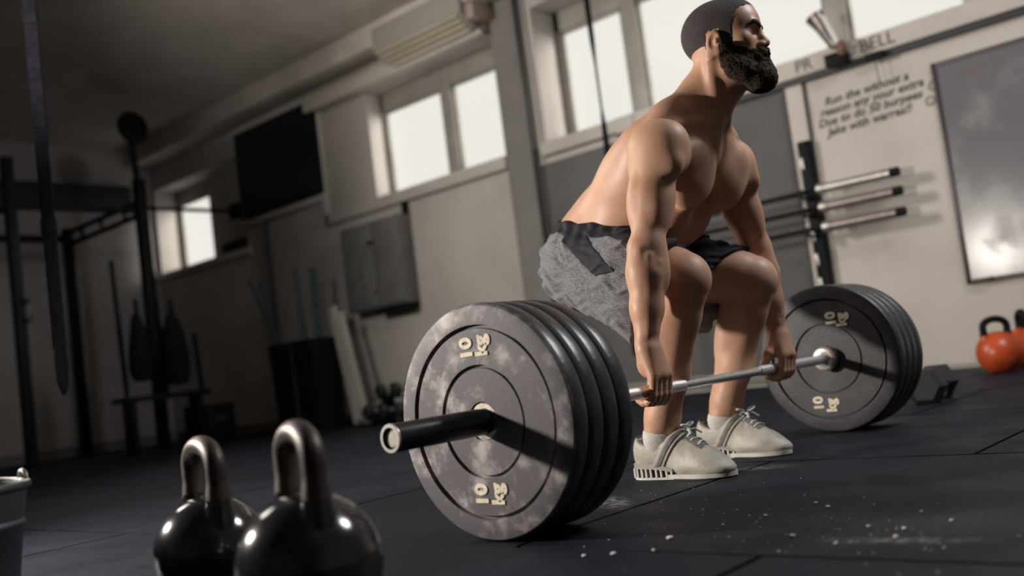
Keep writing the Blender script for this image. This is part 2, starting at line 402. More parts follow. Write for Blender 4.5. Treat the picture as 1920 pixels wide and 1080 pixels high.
def surface_nets(ax, D, smooth=1):
    S = D < 0
    cnt = np.zeros([n - 1 for n in D.shape], np.uint8)
    for a in (0, 1):
        for b in (0, 1):
            for c in (0, 1):
                cnt += S[a:D.shape[0]-1+a, b:D.shape[1]-1+b, c:D.shape[2]-1+c]
    I, J, K = np.nonzero((cnt > 0) & (cnt < 8))
    n = len(I)
    val = {}
    for a in (0, 1):
        for b in (0, 1):
            for c in (0, 1): val[a, b, c] = D[I+a, J+b, K+c]
    acc = np.zeros((n, 3)); num = np.zeros(n)
    for axn in range(3):
        for u in (0, 1):
            for v in (0, 1):
                c0 = [u, v]; c0.insert(axn, 0); c1 = [u, v]; c1.insert(axn, 1)
                A, B = val[tuple(c0)], val[tuple(c1)]
                m = (A < 0) != (B < 0)
                t = np.where(m, A / np.where(m, A - B, 1), 0)
                q = np.empty((n, 3)); q[:] = c0; q[:, axn] = t
                acc += q * m[:, None]; num += m
    acc /= num[:, None]
    V = np.empty((n, 3))
    for axn, ii in enumerate((I, J, K)):
        V[:, axn] = ax[axn][ii] + (ax[axn][ii+1] - ax[axn][ii]) * acc[:, axn]
    vid = np.full(cnt.shape, -1, np.int32); vid[I, J, K] = np.arange(n)
    quads = []
    for axn in range(3):
        s0 = [slice(None)]*3; s1 = [slice(None)]*3
        s0[axn] = slice(0, -1); s1[axn] = slice(1, None)
        E = S[tuple(s0)] != S[tuple(s1)]
        P = np.array(np.nonzero(E)).T
        o = [q for q in range(3) if q != axn]
        P = P[(P[:, o[0]] > 0) & (P[:, o[1]] > 0) & (P[:, o[0]] < cnt.shape[o[0]]) & (P[:, o[1]] < cnt.shape[o[1]])]
        ids = []
        for du, dv in ((1, 1), (0, 1), (0, 0), (1, 0)):
            q = P.copy(); q[:, o[0]] -= du; q[:, o[1]] -= dv
            ids.append(vid[q[:, 0], q[:, 1], q[:, 2]])
        Q = np.stack(ids, 1)
        inside = S[P[:, 0], P[:, 1], P[:, 2]]
        flip = inside if axn == 1 else ~inside
        Q[flip] = Q[flip][:, ::-1]
        quads.append(Q)
    F = np.concatenate(quads)
    F = F[(F >= 0).all(1)]
    for _ in range(smooth):
        sm = np.zeros_like(V); ct = np.zeros(len(V))
        for a, b in ((0, 1), (1, 2), (2, 3), (3, 0)):
            for x, y in ((a, b), (b, a)):
                for c in range(3): sm[:, c] += np.bincount(F[:, x], V[F[:, y], c], len(V))
                ct += np.bincount(F[:, x], minlength=len(V))
        V = V * .4 + .6 * sm / np.maximum(ct, 1)[:, None]
    return V, F
# ------------------------------------------------------------------ the lifter, as distance fields (metres, world axes)
def unit(v):
    v = np.array(v, float); return v / np.linalg.norm(v)

def frame(t, hint=(1, 0, 0)):
    """rows: side, along t, normal"""
    t = unit(t); s = np.array(hint, float); s = unit(s - t * (s @ t)); return np.array([s, t, np.cross(s, t)])

CX = 2.212                                   # the lifter's mid plane
HEAD_C = np.array([2.233, 1.163, 1.066])     # between the eyes' height and the ears
_ya, _pi = math.radians(17), math.radians(3)
HF = np.array([math.sin(_ya) * math.cos(_pi), -math.cos(_ya) * math.cos(_pi), math.sin(_pi)])
HL = np.array([math.cos(_ya), math.sin(_ya), 0.0])
HU = np.cross(HF, -HL); HU = HU if HU[2] > 0 else -HU
def hp(l, f, u): return HEAD_C + HL * l + HF * f + HU * u
HFR = np.array([HL, HF, HU])

BAR_Y, BAR_Z = 1.2986, .225
ARM = {-1: dict(S=(2.004, 1.262, .800), E=(1.930, 1.282, .556), W=(1.890, 1.292, .330), G=1.892),
        1: dict(S=(2.388, 1.292, .790), E=(2.486, 1.294, .560), W=(2.530, 1.290, .325), G=2.530)}
LEG = {-1: dict(H=(2.115, 1.605, .565), K=(2.035, 1.252, .478), A=(2.040, 1.394, .105)),
        1: dict(H=(2.310, 1.605, .565), K=(2.425, 1.276, .472), A=(2.392, 1.418, .105))}

def P3(p, dx=0, dy=0, dz=0): return (p[0] + dx, p[1] + dy, p[2] + dz)
def lerp(a, b, t): return tuple(x + (y - x) * t for x, y in zip(a, b))

def head_field(axes, k=.012):
    f = Fld(axes, tuple(HEAD_C - .17), tuple(HEAD_C + .17))
    E = lambda l, a, u, r, k=k, op='+', fr=None: f.ell(hp(l, a, u), r, HFR if fr is None else fr, k, op)
    E(0, -.010, .034, (.0755, .094, .083))                     # cranium
    E(0, .036, .036, (.064, .060, .066), k=.03)                # forehead
    E(0, .026, -.040, (.056, .056, .066), k=.03)               # mid face
    for s in (-1, 1):
        f.chain([(*hp(s*.058, -.008, -.030), .019), (*hp(s*.052, .010, -.072), .017), (*hp(s*.020, .064, -.098), .017)], .03)
        E(s*.046, .050, -.014, (.020, .022, .017), k=.022)     # cheekbone
    E(0, .066, -.096, (.024, .020, .018), k=.02)               # chin
    f.cap(hp(-.032, .0815, .019), hp(.032, .0815, .019), .011, .011, .014)   # brow
    for s in (-1, 1):
        E(s*.031, .096, .001, (.0185, .022, .0120), k=.012, op='-')        # eye socket
        E(s*.031, .0650, .000, (.0135, .0128, .0125), k=.004)               # lids
        f.cap(hp(s*.017, .0790, .0058), hp(s*.046, .0710, .0044), .0046, .0040, .006)  # upper lid fold
        f.cap(hp(s*.018, .0765, -.0075), hp(s*.044, .0700, -.0065), .0028, .0026, .006)
    f.cap(hp(0, .084, .012), hp(0, .1005, -.026), .0085, .0115, .014)       # nose
    for s in (-1, 1):
        E(s*.0125, .091, -.031, (.0085, .011, .008), k=.008)
        E(s*.0085, .0965, -.038, (.0042, .006, .004), k=.003, op='-')
    E(0, .082, -.060, (.026, .012, .016), k=.016)              # muzzle
    E(0, .0925, -.0565, (.021, .0075, .0048), k=.005)          # lips
    E(0, .0905, -.0675, (.019, .0078, .0056), k=.005)
    f.cap(hp(-.020, .099, -.0618), hp(.020, .099, -.0618), .0018, .0018, .003, '-')
    for s in (-1, 1):                                          # ears
        er = np.array([HL, unit(HF * .95 - HU * .28 - HL * s * .28), unit(HU * .95 + HF * .28)])
        c = (s*.0790, -.012, -.012)
        E(*c, (.0085, .0185, .0315), k=.006, fr=er)
        E(s*.0865, -.009, -.008, (.0060, .0105, .0205), k=.005, op='-', fr=er)
        E(s*.0840, -.0045, -.010, (.0055, .0045, .0075), k=.004, fr=er)
        E(s*.0800, -.004, -.036, (.0065, .0085, .0095), k=.006)
    return f

def body_fields(fine=1.0):
    a, b = .0034 * fine, .0021 * fine
    axes = [axis_of((1.80, 1.862, a), (1.862, 1.935, b*1.3), (1.935, 2.115, a), (2.115, 2.335, b), (2.335, 2.49, a), (2.49, 2.57, b*1.3), (2.57, 2.62, a)),
            axis_of((1.02, 1.035, a), (1.035, 1.345, b), (1.345, 1.81, a)),
            axis_of((.062, .17, a), (.17, .34, b*1.3), (.34, .93, a), (.93, 1.21, b))]
    T = Fld(axes, (1.85, 1.02, .42), (2.58, 1.81, 1.21))
    ft = frame((0, -.80, .60)); fpc = frame((0, -.30, .954))
    T.ell((CX, 1.645, .600), (.158, .115, .118), ft, .05)
    T.ell((CX, 1.592, .664), (.132, .12, .108), ft, .05)
    T.ell((CX, 1.425, .668), (.116, .12, .086), ft, .04)
    T.ell((CX, 1.500, .712), (.140, .13, .108), ft, .05)
    T.ell((CX, 1.385, .765), (.160, .15, .118), ft, .05)
    T.ell((CX, 1.295, .832), (.150, .11, .100), ft, .05)
    for s in (-1, 1):
        T.ell((CX + s*.112, 1.425, .778), (.055, .15, .080), frame((s*.22, -.80, .60)), .04)          # latissimus
        T.ell((CX + s*.085, 1.345, .850), (.080, .085, .050), ft, .04)                                # shoulder blade
        T.ell((CX + s*.040, 1.585, .745), (.036, .13, .032), ft, .03)                                 # spinal erector
        T.chain([(CX + s*.026, 1.245, .955, .038), (CX + s*.095, 1.280, .892, .040), (CX + s*.150, 1.282, .850, .038)], .035)   # trapezius
        T.cap((CX + s*.018, 1.196, .864), (CX + s*.150, 1.246, .858), .0135, .0135, .016)               # collar bone
        T.ell((CX + s*.083, 1.253, .747), (.085, .092, .052), frame((s*.12, -.30, .954)), .010)       # pectoral
        T.cap((CX + s*.10, 1.236, .790), (CX + s*.165, 1.255, .790), .040, .036, .03)                 # pectoral to shoulder
        T.ell((CX + s*.105, 1.515, .640), (.040, .085, .055), ft, .035)                               # oblique
        T.ell((CX + s*.048, 1.368, .640), (.052, .085, .050), frame((0, -.86, .50)), .03)             # abdomen
    T.cap((CX, 1.285, .610), (CX, 1.42, .560), .004, .006, .016, '-')
    for q in range(2): T.cap((CX - .05, 1.315 + .045*q, .592 - .018*q), (CX + .05, 1.315 + .045*q, .592 - .018*q), .004, .004, .014, '-')
    T.cap((CX, 1.178, .850), (CX, 1.218, .660), .009, .013, .012, '-')                                # sternum line
    T.cap((CX, 1.36, .965), (CX, 1.62, .810), .006, .010, .03, '-')                                   # spine line
    T.ell((CX, 1.176, .888), (.016, .014, .018), None, .016, '-')                                     # notch
    # neck
    T.cap((CX + .002, 1.254, .900), (CX + .008, 1.181, 1.020), .061, .057, .035)
    T.cap((CX, 1.220, .905), tuple(hp(0, .020, -.080)), .046, .043, .03)
    for s in (-1, 1):
        T.cap(tuple(hp(s*.062, -.030, -.050)), (CX + s*.018, 1.194, .880), .019, .013, .012)
    hd = head_field(axes); T.merge(hd, .022)
    body = Fld(axes); body.merge(T, 0)
    for s in (-1, 1):
        q = ARM[s]; S, E, W, gx = q['S'], q['E'], q['W'], q['G']
        A = Fld(axes, (min(S[0], W[0]) - .1, 1.10, .14), (max(S[0], W[0]) + .1, 1.42, .93))
        A.ell(P3(S, s*.004, -.002, .004), (.060, .068, .078), frame((s*.25, 0, -1)), .03)             # deltoid
        A.ell(P3(S, s*.022, -.004, -.050), (.040, .050, .075), frame((s*.25, 0, -1)), .03)
        A.ell(P3(S, s*-.012, -.046, -.010), (.040, .033, .060), None, .018)                           # front deltoid
        m = lerp(S, E, .5)
        A.chain([(*S, .050), (*m, .047), (*E, .037)], .02)
        A.ell(P3(lerp(S, E, .56), s*-.004, -.024, 0), (.040, .032, .085), frame((E[0]-S[0], E[1]-S[1], E[2]-S[2])) [[0, 2, 1]], .012)   # biceps
        A.ell(P3(lerp(S, E, .46), s*.008, .024, 0), (.042, .034, .095), frame((E[0]-S[0], E[1]-S[1], E[2]-S[2])) [[0, 2, 1]], .010)    # triceps
        A.ell(P3(E, s*.004, .026, .004), (.022, .018, .022), None, .018)                              # elbow point
        f1, f2 = lerp(E, W, .26), lerp(E, W, .62)
        A.chain([(*E, .040), (*f1, .045), (*f2, .037), (*W, .0265)], .02)
        A.ell(P3(lerp(E, W, .14), s*-.010, -.022, 0), (.026, .027, .075), None, .018)                 # brachioradialis
        A.ell(P3(lerp(E, W, .24), s*.022, .004, 0), (.024, .028, .075), None, .016)                   # extensors
        cd = (-.745, -.665)
        for o1, o2, r1, r2, t1, t2 in ((.037, .000, .010, .006, .10, .88), (.031, .023, .009, .006, .18, .80), (.033, -.021, .010, .005, .02, .70)):   # sinews on the forearm
            q1, q2 = lerp(E, W, t1), lerp(E, W, t2); sh = .76
            A.cap((q1[0] + cd[0]*o1 - cd[1]*o2, q1[1] + cd[1]*o1 + cd[0]*o2, q1[2]), (q2[0] + (cd[0]*o1 - cd[1]*o2)*sh*.82, q2[1] + (cd[1]*o1 + cd[0]*o2)*sh*.82, q2[2]), r1, r2, .009)
        A.cap(P3(lerp(E, W, .30), s*.012, -.034), P3(lerp(E, W, .85), s*.006, -.020), .011, .007, .014)
        # hand hooked over the bar: palm in front of it, fingers under and up behind
        A.ell(P3(W, 0, .001, -.004), (.029, .021, .030), None, .015)
        A.ell((gx - s*.004, 1.296, .288), (.037, .026, .036), None, .014)
        A.chain([(W[0] - s*.010, 1.284, W[2] - .014, .020), (gx - s*.024, 1.2700, .262, .0170)], .016)
        A.chain([(W[0] + s*.002, 1.284, W[2] - .014, .020), (gx + s*.002, 1.2670, .262, .0165)], .016)
        A.chain([(W[0] + s*.012, 1.286, W[2] - .014, .019), (gx + s*.025, 1.2705, .260, .0150)], .016)
        for n, (dx, rr, ln, dz) in enumerate(((-.031, .0098, 1.0, .000), (-.0105, .0102, 1.06, .003), (.0105, .0098, 1.0, .001), (.030, .0086, .84, -.004))):
            x = gx - s*dx*-1 * -1 if False else gx + s*dx   # index finger towards the mid plane
            R0 = .0245
            pts = [(x, 1.2685, .255 + dz, rr + .0020)]
            for q2, ang in enumerate((196, 222, 250, 282, 318, 352)):
                if ang > 200 + 152 * ln: break
                an = math.radians(ang); r_ = rr * (1.04, 1.02, 1.06, .97, .93, .86)[q2]
                pts.append((x, BAR_Y + R0 * math.cos(an), BAR_Z + R0 * math.sin(an) - .002, r_))
            A.chain(pts, .004)
        # thumb: from the inner side of the palm, behind and under the bar to the index finger
        xi = gx - s*.040
        A.chain([(W[0] - s*.022, 1.292, W[2] - .030, .0150), (xi - s*.004, 1.300, .268, .0135), (xi - s*.002, 1.3215, .238, .0110), (xi + s*.004, 1.3120, .207, .0100), (xi + s*.012, 1.2900, .197, .0088)], .008)
        body.merge(A, .018)
    for s in (-1, 1):
        q = LEG[s]; H, K, An = q['H'], q['K'], q['A']
        G = Fld(axes, (min(K[0], An[0], H[0]) - .12, 1.10, .062), (max(K[0], An[0], H[0]) + .12, 1.76, .70))
        G.chain([(*H, .105), (*lerp(H, K, .5), .086), (*lerp(H, K, .88), .066), (*K, .056)], .03)
        G.ell(P3(lerp(H, K, .62), 0, -.01, .022), (.066, .15, .050), frame((K[0]-H[0], K[1]-H[1], K[2]-H[2])), .03)
        G.ell(P3(K, 0, -.012, -.002), (.046, .040, .050), None, .022)                                 # knee cap
        for t in (-1, 1): G.ell(P3(K, t*.034, .016, .004), (.026, .040, .040), None, .02)
        d = (An[0]-K[0], An[1]-K[1], An[2]-K[2]); fk = frame(d)
        G.chain([(*K, .050), (*P3(lerp(K, An, .22), 0, .006, 0), .052), (*lerp(K, An, .6), .045), (*lerp(K, An, .88), .0395), (*An, .0345)], .025)
        for t in (-1, 1):
            G.ell(P3(lerp(K, An, .33), t*.022, .034, .006), (.034, .105, .036), fk, .022)             # calf
        G.cap(P3(lerp(K, An, .12), 0, -.036, -.01), P3(lerp(K, An, .85), 0, -.024, 0), .014, .010, .02)   # shin
        G.cap(P3(lerp(K, An, .6), 0, .045, 0), P3(An, 0, .034, -.02), .016, .013, .02)                # tendon
        for t in (-1, 1): G.ell(P3(An, t*.028, -.002, .010), (.010, .015, .015), None, .014)
        body.merge(G, .006)
    return axes, body, hd
def head_local(f):
    X, Y, Z = f.coords()
    px, py, pz = X - HEAD_C[0], Y - HEAD_C[1], Z - HEAD_C[2]
    g = lambda v: px * v[0] + py * v[1] + pz * v[2]
    return g(HL), g(HF), g(HU)

def lumps(X, Y, Z, fr, seed=0):
    """cheap smooth pseudo noise in -1..1"""
    rg = random.Random(seed); out = 0
    for q in range(6):
        v = [rg.uniform(-1, 1) for _ in range(3)]; n = math.sqrt(sum(c*c for c in v)); v = [c / n * fr * rg.uniform(.7, 1.4) for c in v]
        out = out + np.sin(X * v[0] + Y * v[1] + Z * v[2] + rg.uniform(0, 6.28))
    return out / 6

def hair_meshes(hd, fine=1.0):
    st = .0022 * fine
    axes = [axis_of((c - .14, c + .14, st)) for c in HEAD_C]
    h = head_field(axes); l, a, u = head_local(h); al = np.abs(l)
    X, Y, Z = h.coords()
    out = {}
    line = np.interp(a, [-.13, -.052, -.034, -.028, .006, .010, .032, .038, .050, .066, .085, .12],
                        [-.058, -.066, -.052, .020, .022, -.034, -.030, .016, .050, .066, .074, .078])
    reg = (line - u) * .62
    f = h.copy(); f.D = smax(h.D - .0014 + .0005 * lumps(X, Y, Z, 900, 3), (reg + .004 * lumps(X, Y, Z, 420, 4)).astype(np.float32), .0015)
    # keep the ears clear of hair
    for s in (-1, 1): f.ell(hp(s*.082, -.011, -.014), (.026, .0185, .031), HFR, .003, '-')
    out['hair'] = f.mesh(1)
    # beard: close on the cheeks, long on the chin
    b = h.copy()
    cheek = np.interp(a, [.0, .012, .034, .062, .086, .12], [-.016, -.022, -.028, -.040, -.046, -.046])
    reg = np.maximum((u - cheek) * .7, np.maximum((np.where(u < -.045, -.004, .006) - a) * .7, (-.126 - u)))
    reg = np.maximum(reg, (-.088 - u) * .5 + (.012 - a) * .5)
    b.D = smax(h.D - .0060, reg.astype(np.float32), .004)
    for s in (-1, 1):
        b.chain([(*hp(s*.060, .006, -.048), .012), (*hp(s*.054, .020, -.080), .019), (*hp(s*.046, .040, -.094), .021), (*hp(s*.024, .066, -.110), .026)], .02)
        b.chain([(*hp(s*.004, .097, -.0450), .0060), (*hp(s*.020, .0905, -.0500), .0070), (*hp(s*.029, .081, -.066), .0080), (*hp(s*.026, .080, -.090), .012)], .008)
    b.ell(hp(0, .073, -.112), (.043, .040, .037), HFR, .02)
    b.ell(hp(0, .083, -.092), (.028, .024, .016), HFR, .012)
    b.D = b.D + .0016 * np.sin(l * 1500 + 3 * np.sin(u * 260) + 2 * np.sin(a * 310)) * (u < -.03) + .0010 * lumps(X, Y, Z, 330, 5) + .0016 * lumps(X, Y, Z, 1100, 6)
    b.ell(hp(0, .104, -.0615), (.0185, .017, .0085), HFR, .004, '-')       # the lips stay free
    out['beard'] = b.mesh(0)
    for s in (-1, 1):
        e = Fld(axes)
        e.chain([(*hp(s*.011, .0972, .0165), .0048), (*hp(s*.026, .0955, .0225), .0060), (*hp(s*.040, .0890, .0240), .0054), (*hp(s*.053, .0730, .0170), .0034)], .003)
        e.D = np.maximum(np.maximum(e.D, h.D - .0030 + .0008 * lumps(X, Y, Z, 1500, 8)), -(h.D + .004)).astype(np.float32)
        out['eyebrow' + ('L' if s > 0 else 'R')] = e.mesh(1)
    return out

def shorts_meshes(fine=1.0):
    st = .0032 * fine
    axes = [axis_of((1.90, 2.56, st)), axis_of((1.17, 1.84, st)), axis_of((.27, .80, st))]
    S = Fld(axes); ft = frame((0, -.80, .60))
    S.ell((CX, 1.658, .584), (.170, .116, .118), ft, .04)
    S.ell((CX, 1.602, .660), (.146, .12, .119), ft, .04)
    S.ell((CX, 1.515, .640), (.155, .12, .095), ft, .05)
    for s in (-1, 1):
        H, K = LEG[s]['H'], LEG[s]['K']
        L = Fld(axes)
        L.chain([(*P3(H, 0, .012, 0), .118), (*lerp(H, K, .5), .103), (*lerp(H, K, .9), .080), (*P3(K, 0, -.05, -.01), .076)], .03)
        L.chain([(*P3(lerp(H, K, .25), s*.012, 0, -.05), .085), (*P3(lerp(H, K, .52), s*.014, 0, -.095), .066), (*P3(lerp(H, K, .62), s*.014, .015, -.150), .040)], .05)
        L.plane((K[0], K[1] + .020, K[2] + .078), (s*-.10, -.80, -.60), .006)
        S.merge(L, .03 if s < 0 else .03)
    X, Y, Z = S.coords()
    # gathered cloth: long soft folds from the hip crease and the seat
    w = Z - Y * .30
    wob = 1.6 * np.sin(Y * 21 + 1 + 9 * X) + 1.1 * np.sin((Y + Z) * 47) + .8 * np.sin(Y * 83 - X * 30)
    fold = .0050 * np.sin(w * 112 + wob) * (.55 + .45 * np.sin(Y * 16 + X * 12)) + .0018 * np.sin(w * 240 + 1.7 * wob)
    fold = fold * np.clip((.69 - Z) / .06, .3, 1) + .0024 * np.sin((Y * .95 - Z * .3) * 170 + 1.7 * np.sin(Z * 40) + 2 * np.sin(X * 30)) * np.clip((Z - .60) / .06, 0, 1)
    S.D = S.D + fold.astype(np.float32) * .9 + (.0022 * lumps(X, Y, Z, 75, 9)).astype(np.float32)
    base = S.copy()
    top = ((CX, 1.56, .672), (0, -.24, .97))
    S.plane(*top, .004)
    out = {}
    n = unit(top[1]); dw = (X - top[0][0]) * n[0] + (Y - top[0][1]) * n[1] + (Z - top[0][2]) * n[2] + .004 * np.sin(Y * 60 + X * 40)
    # black panels let into the grey cloth: a slanting band at the side, the fronts of the thighs
    nb = unit((0, .55, -.62)); band = np.abs((Y - 1.490) * nb[1] + (Z - .568) * nb[2]) - .026
    band = np.maximum(band, np.maximum(np.maximum(1.405 - Y, Y - 1.605), .52 - Z))
    front = np.maximum((Y - 1.385) * .8 + (.575 - Z) * .6, 0 * X - 1)
    hollow = lambda dd, t: np.maximum(dd, -(dd + t))
    out['cloth'] = (S, None)
    def shell(reg, grow):
        f = base.copy(); f.D = smax(base.D - grow, reg.astype(np.float32), .003); f.D = np.maximum(f.D, -(base.D + .006)).astype(np.float32)
        f.plane((top[0][0], top[0][1], top[0][2] - .0), top[1], .003); return f
    out = {'cloth': S.mesh(1)}
    f = base.copy(); f.D = smax(base.D - .003, (np.abs(dw + .012) - .017).astype(np.float32), .004); out['waistband'] = f.mesh(1)
    for s, nm in ((-1, 'side_panelR'), (1, 'side_panelL')): out[nm] = shell(np.maximum(band, .075 - (X - CX) * s), .0024).mesh(1)
    out['front_panel'] = shell(front, .0022).mesh(1)
    return out

def shoe_meshes(fine=1.0):
    """right shoe about its own origin: x outwards-left, y towards the toe, z up"""
    st = .0019 * fine
    axes = [axis_of((-.065, .065, st)), axis_of((-.135, .178, st)), axis_of((.0, .150, st))]
    U = Fld(axes)
    U.ell((0, -.070, .056), (.043, .048, .054), None, .03)
    U.ell((0, -.012, .050), (.043, .078, .046), None, .03)
    U.ell((0, .068, .030), (.049, .070, .030), None, .03)
    U.ell((.004, .116, .021), (.040, .048, .021), None, .03)
    U.cap((0, -.064, .082), (0, -.006, .090), .044, .041, .02)
    U.cap((0, .004, .084), (.002, .090, .042), .036, .029, .03)
    X, Y, Z = U.coords()
    U.D = U.D + (.0010 * lumps(X, Y, Z, 150, 21) * np.clip((Y - .03) / .03, 0, 1)).astype(np.float32)
    U.plane((0, 0, .010), (0, 0, -1), .004)
    U.D = smax(U.D, (Z - np.minimum(.084 + 6.5 * (Y + .040)**2, .116)).astype(np.float32) * .8, .006)
    base = U.copy()
    U.cap((0, -.050, .150), (0, -.044, .070), .041, .038, .005, '-')
    U.ell((0, -.004, .120), (.036, .034, .040), None, .006, '-')
    out = {'upper': U.mesh(1)}
    def shell(reg, grow, src=base):
        f = src.copy(); f.D = smax(src.D - grow, reg.astype(np.float32), .0015); f.D = np.maximum(f.D, -(src.D + .004)); return f.mesh(1)
    s0 = .80 * Y - .60 * Z
    out['strap'] = shell(np.maximum(np.abs(s0 + .040) - .0135, .030 - Z), .0035, U)
    out['strap_stripe'] = shell(np.maximum(np.abs(s0 + .040) - .0070, .034 - Z), .0050, U)
    out['eyestay'] = shell(np.maximum(np.maximum(np.abs(X - .002) - .021, np.abs(Y - .058) - .034), .02 - Z), .0022, U)
    out['heel_tab'] = shell(np.maximum(Y + .093, np.maximum(.066 - Z, np.abs(X) - .022)), .0026, U)
    # height of the upper, for the laces
    xs, ys, zs = axes
    def top(x, y):
        col = U.D[int(np.abs(xs - x).argmin()), int(np.abs(ys - y).argmin()), :]
        k = np.nonzero(col < 0)[0]; return float(zs[k[-1]]) if len(k) else .05
    return out, top
# ------------------------------------------------------------------ barbell and its plates
m_chrome = mat('chrome', (.88, .87, .85), (.82, .81, .79), 30, .22, .85, rough2=.28)
m_knurl = mat('knurled_steel', (.84, .82, .79), (.66, .64, .62), 260, .36, .7, bump=.3, bscale=600)
m_sleeve = mat('black_sleeve', (.040, .040, .043), (.026, .026, .028), 20, .30, .55, spec=.6)
m_endcap = mat('end_cap_metal', (.42, .40, .34), (.30, .28, .24), 60, .5, .4)
m_ringpink = mat('sleeve_rim', (.72, .66, .64), rough=.35, metal=.5)
m_rub_worn = mat('worn_rubber', (.080, .071, .082), (.42, .385, .37), 17, .60, bump=.08, bscale=140, detail=12, lo=.47, hi=.74, spec=.4)
m_rub = mat('plate_rubber', (.026, .024, .030), (.060, .056, .062), 14, .50, bump=.15, bscale=120, lo=.4, hi=.8, spec=.45)
m_rub_tread = mat('plate_rim_rubber', (.018, .0195, .025), (.036, .037, .043), 18, .33, bump=.1, bscale=90, spec=.5)
m_letter = mat('cream_lettering', (.78, .70, .55), (.60, .53, .41), 60, .7)

XL, XI, XR = 1.320, 1.504, 2.8444
bar = thing('barbell', 'long chrome barbell with black sleeves held in both hands of the lifter', 'barbell', ((XI + XR) / 2, BAR_Y, BAR_Z))
bo = (bar.location.x, BAR_Y, BAR_Z)
bx = lambda x: x - bo[0]
MB().lathe([(.0118, bx(1.50)), (.0118, bx(2.86))], 32, ax='X').build('shaft', m_chrome, bar)
for a, b in ((1.535, 2.030), (2.405, 2.812)):
    MB().lathe([(.0118, bx(a)), (.0143, bx(a) + .002), (.0143, bx(b) - .002), (.0118, bx(b))], 32, ax='X').build('knurled_grip', m_knurl, bar)
for s, x0, x1 in ((-1, 1.0955, XI + .001), (1, 3.262, XR - .001)):
    d = 1 if x1 > x0 else -1
    sl = MB().lathe([(.0145, bx(x0) + .006 * d), (.0175, bx(x0) + .006 * d), (.0185, bx(x0)), (.0245, bx(x0)), (.0252, bx(x0) + .0015 * d), (.0252, bx(x1)), (.012, bx(x1))], 48, ax='X').build('sleeve', m_sleeve, bar)
    MB().lathe([(.0190, bx(x0) - .0006 * d), (.0244, bx(x0) - .0006 * d), (.0253, bx(x0) + .0012 * d), (.0253, bx(x0) + .0030 * d), (.0190, bx(x0) + .0030 * d)], 48, ax='X', closed=True).build('sleeve_rim', m_ringpink, sl)
    MB().lathe([(.0001, bx(x0) + .0042 * d), (.0150, bx(x0) + .0042 * d), (.0165, bx(x0) + .0052 * d), (.0165, bx(x0) + .012 * d)], 40, ax='X').build('end_cap', m_endcap, sl)
    MB().lathe([(.012, bx(x1)), (.034, bx(x1) + .001 * d), (.0365, bx(x1) + .004 * d), (.0365, bx(x1) + .022 * d), (.030, bx(x1) + .028 * d), (.018, bx(x1) + .030 * d), (.012, bx(x1) + .034 * d)], 48, ax='X').build('collar_flange', mat('collar_steel', (.70, .68, .63), rough=.3, metal=.7), bar)

def plate_body(wd):
    h = wd / 2 - .0006; R = .225
    face = lambda s: [(.0262, s*(h - .010)), (.036, s*(h - .010)), (.0375, s*(h - .006)), (.1010, s*(h - .006)), (.1025, s*(h - .0105)), (.1065, s*(h - .0105)), (.1080, s*(h - .0035)),
                      (.1760, s*(h - .0035)), (.1775, s*(h - .0085)), (.1825, s*(h - .0085)), (.1840, s*h), (.2120, s*h), (.2200, s*(h - .002)), (.2238, s*(h - .0075)), (R, s*(h - .0130))]
    return MB().lathe(face(-1) + face(1)[::-1], 128, ax='X', closed=True)
WD = (XI - XL) / 4
def plate(x, label, face_mat, letters=None):
    t = thing('bumper_plate', label, 'weight plate', (x, BAR_Y, BAR_Z), 0, 'ten kilogram bumper plates on the barbell')
    b = plate_body(WD).build('rubber_disc', face_mat, t, sharp=28)
    if face_mat is not m_rub_tread:
        b.data.materials.append(m_rub_tread)
        for p in b.data.polygons:
            c = p.center
            if math.hypot(c.y, c.z) > .2225: p.material_index = 1
    h = WD / 2 - .0006
    MB().lathe([(.0253, -h + .0085), (.0345, -h + .0085), (.0350, -h + .010), (.0350, h - .010), (.0345, h - .0085), (.0253, h - .0085)], 48, ax='X', closed=True).build('hub_ring', mat('hub_steel', (.55, .49, .43), (.30, .26, .23), 40, .4, .8), t)
    for (dy, dz, tx) in letters or ():
        text_part('lettering', tx, .043, plateM(-h + .0026, dy, dz), m_letter, t, extrude=.0010, offset=.0019)
    return t
names = ('outermost worn 10 kg bumper plate, nearest the camera on the near sleeve', 'second bumper plate from the outside of the near stack', 'third bumper plate from the outside of the near stack', 'innermost bumper plate of the near stack, beside the right hand')
for k in range(4):
    plate(XL + WD * (k + .5), names[k], m_rub_worn if k == 0 else m_rub, ((.0165, .140, '10'), (-.0225, .142, 'kg'), (.0225, -.137, '10'), (-.0190, -.136, 'kg')) if k == 0 else None)
names = ('innermost 10 kg bumper plate of the far stack, facing the left hand', 'second bumper plate of the far stack', 'third bumper plate of the far stack', 'outermost bumper plate of the far stack, nearest the whiteboard wall')
for k in range(4):
    plate(XR + WD * (k + .5), names[k], m_rub, ((-.030, .118, '10'), (-.062, .112, 'kg'), (.049, -.134, '10'), (.009, -.142, 'kg')) if k == 0 else None)

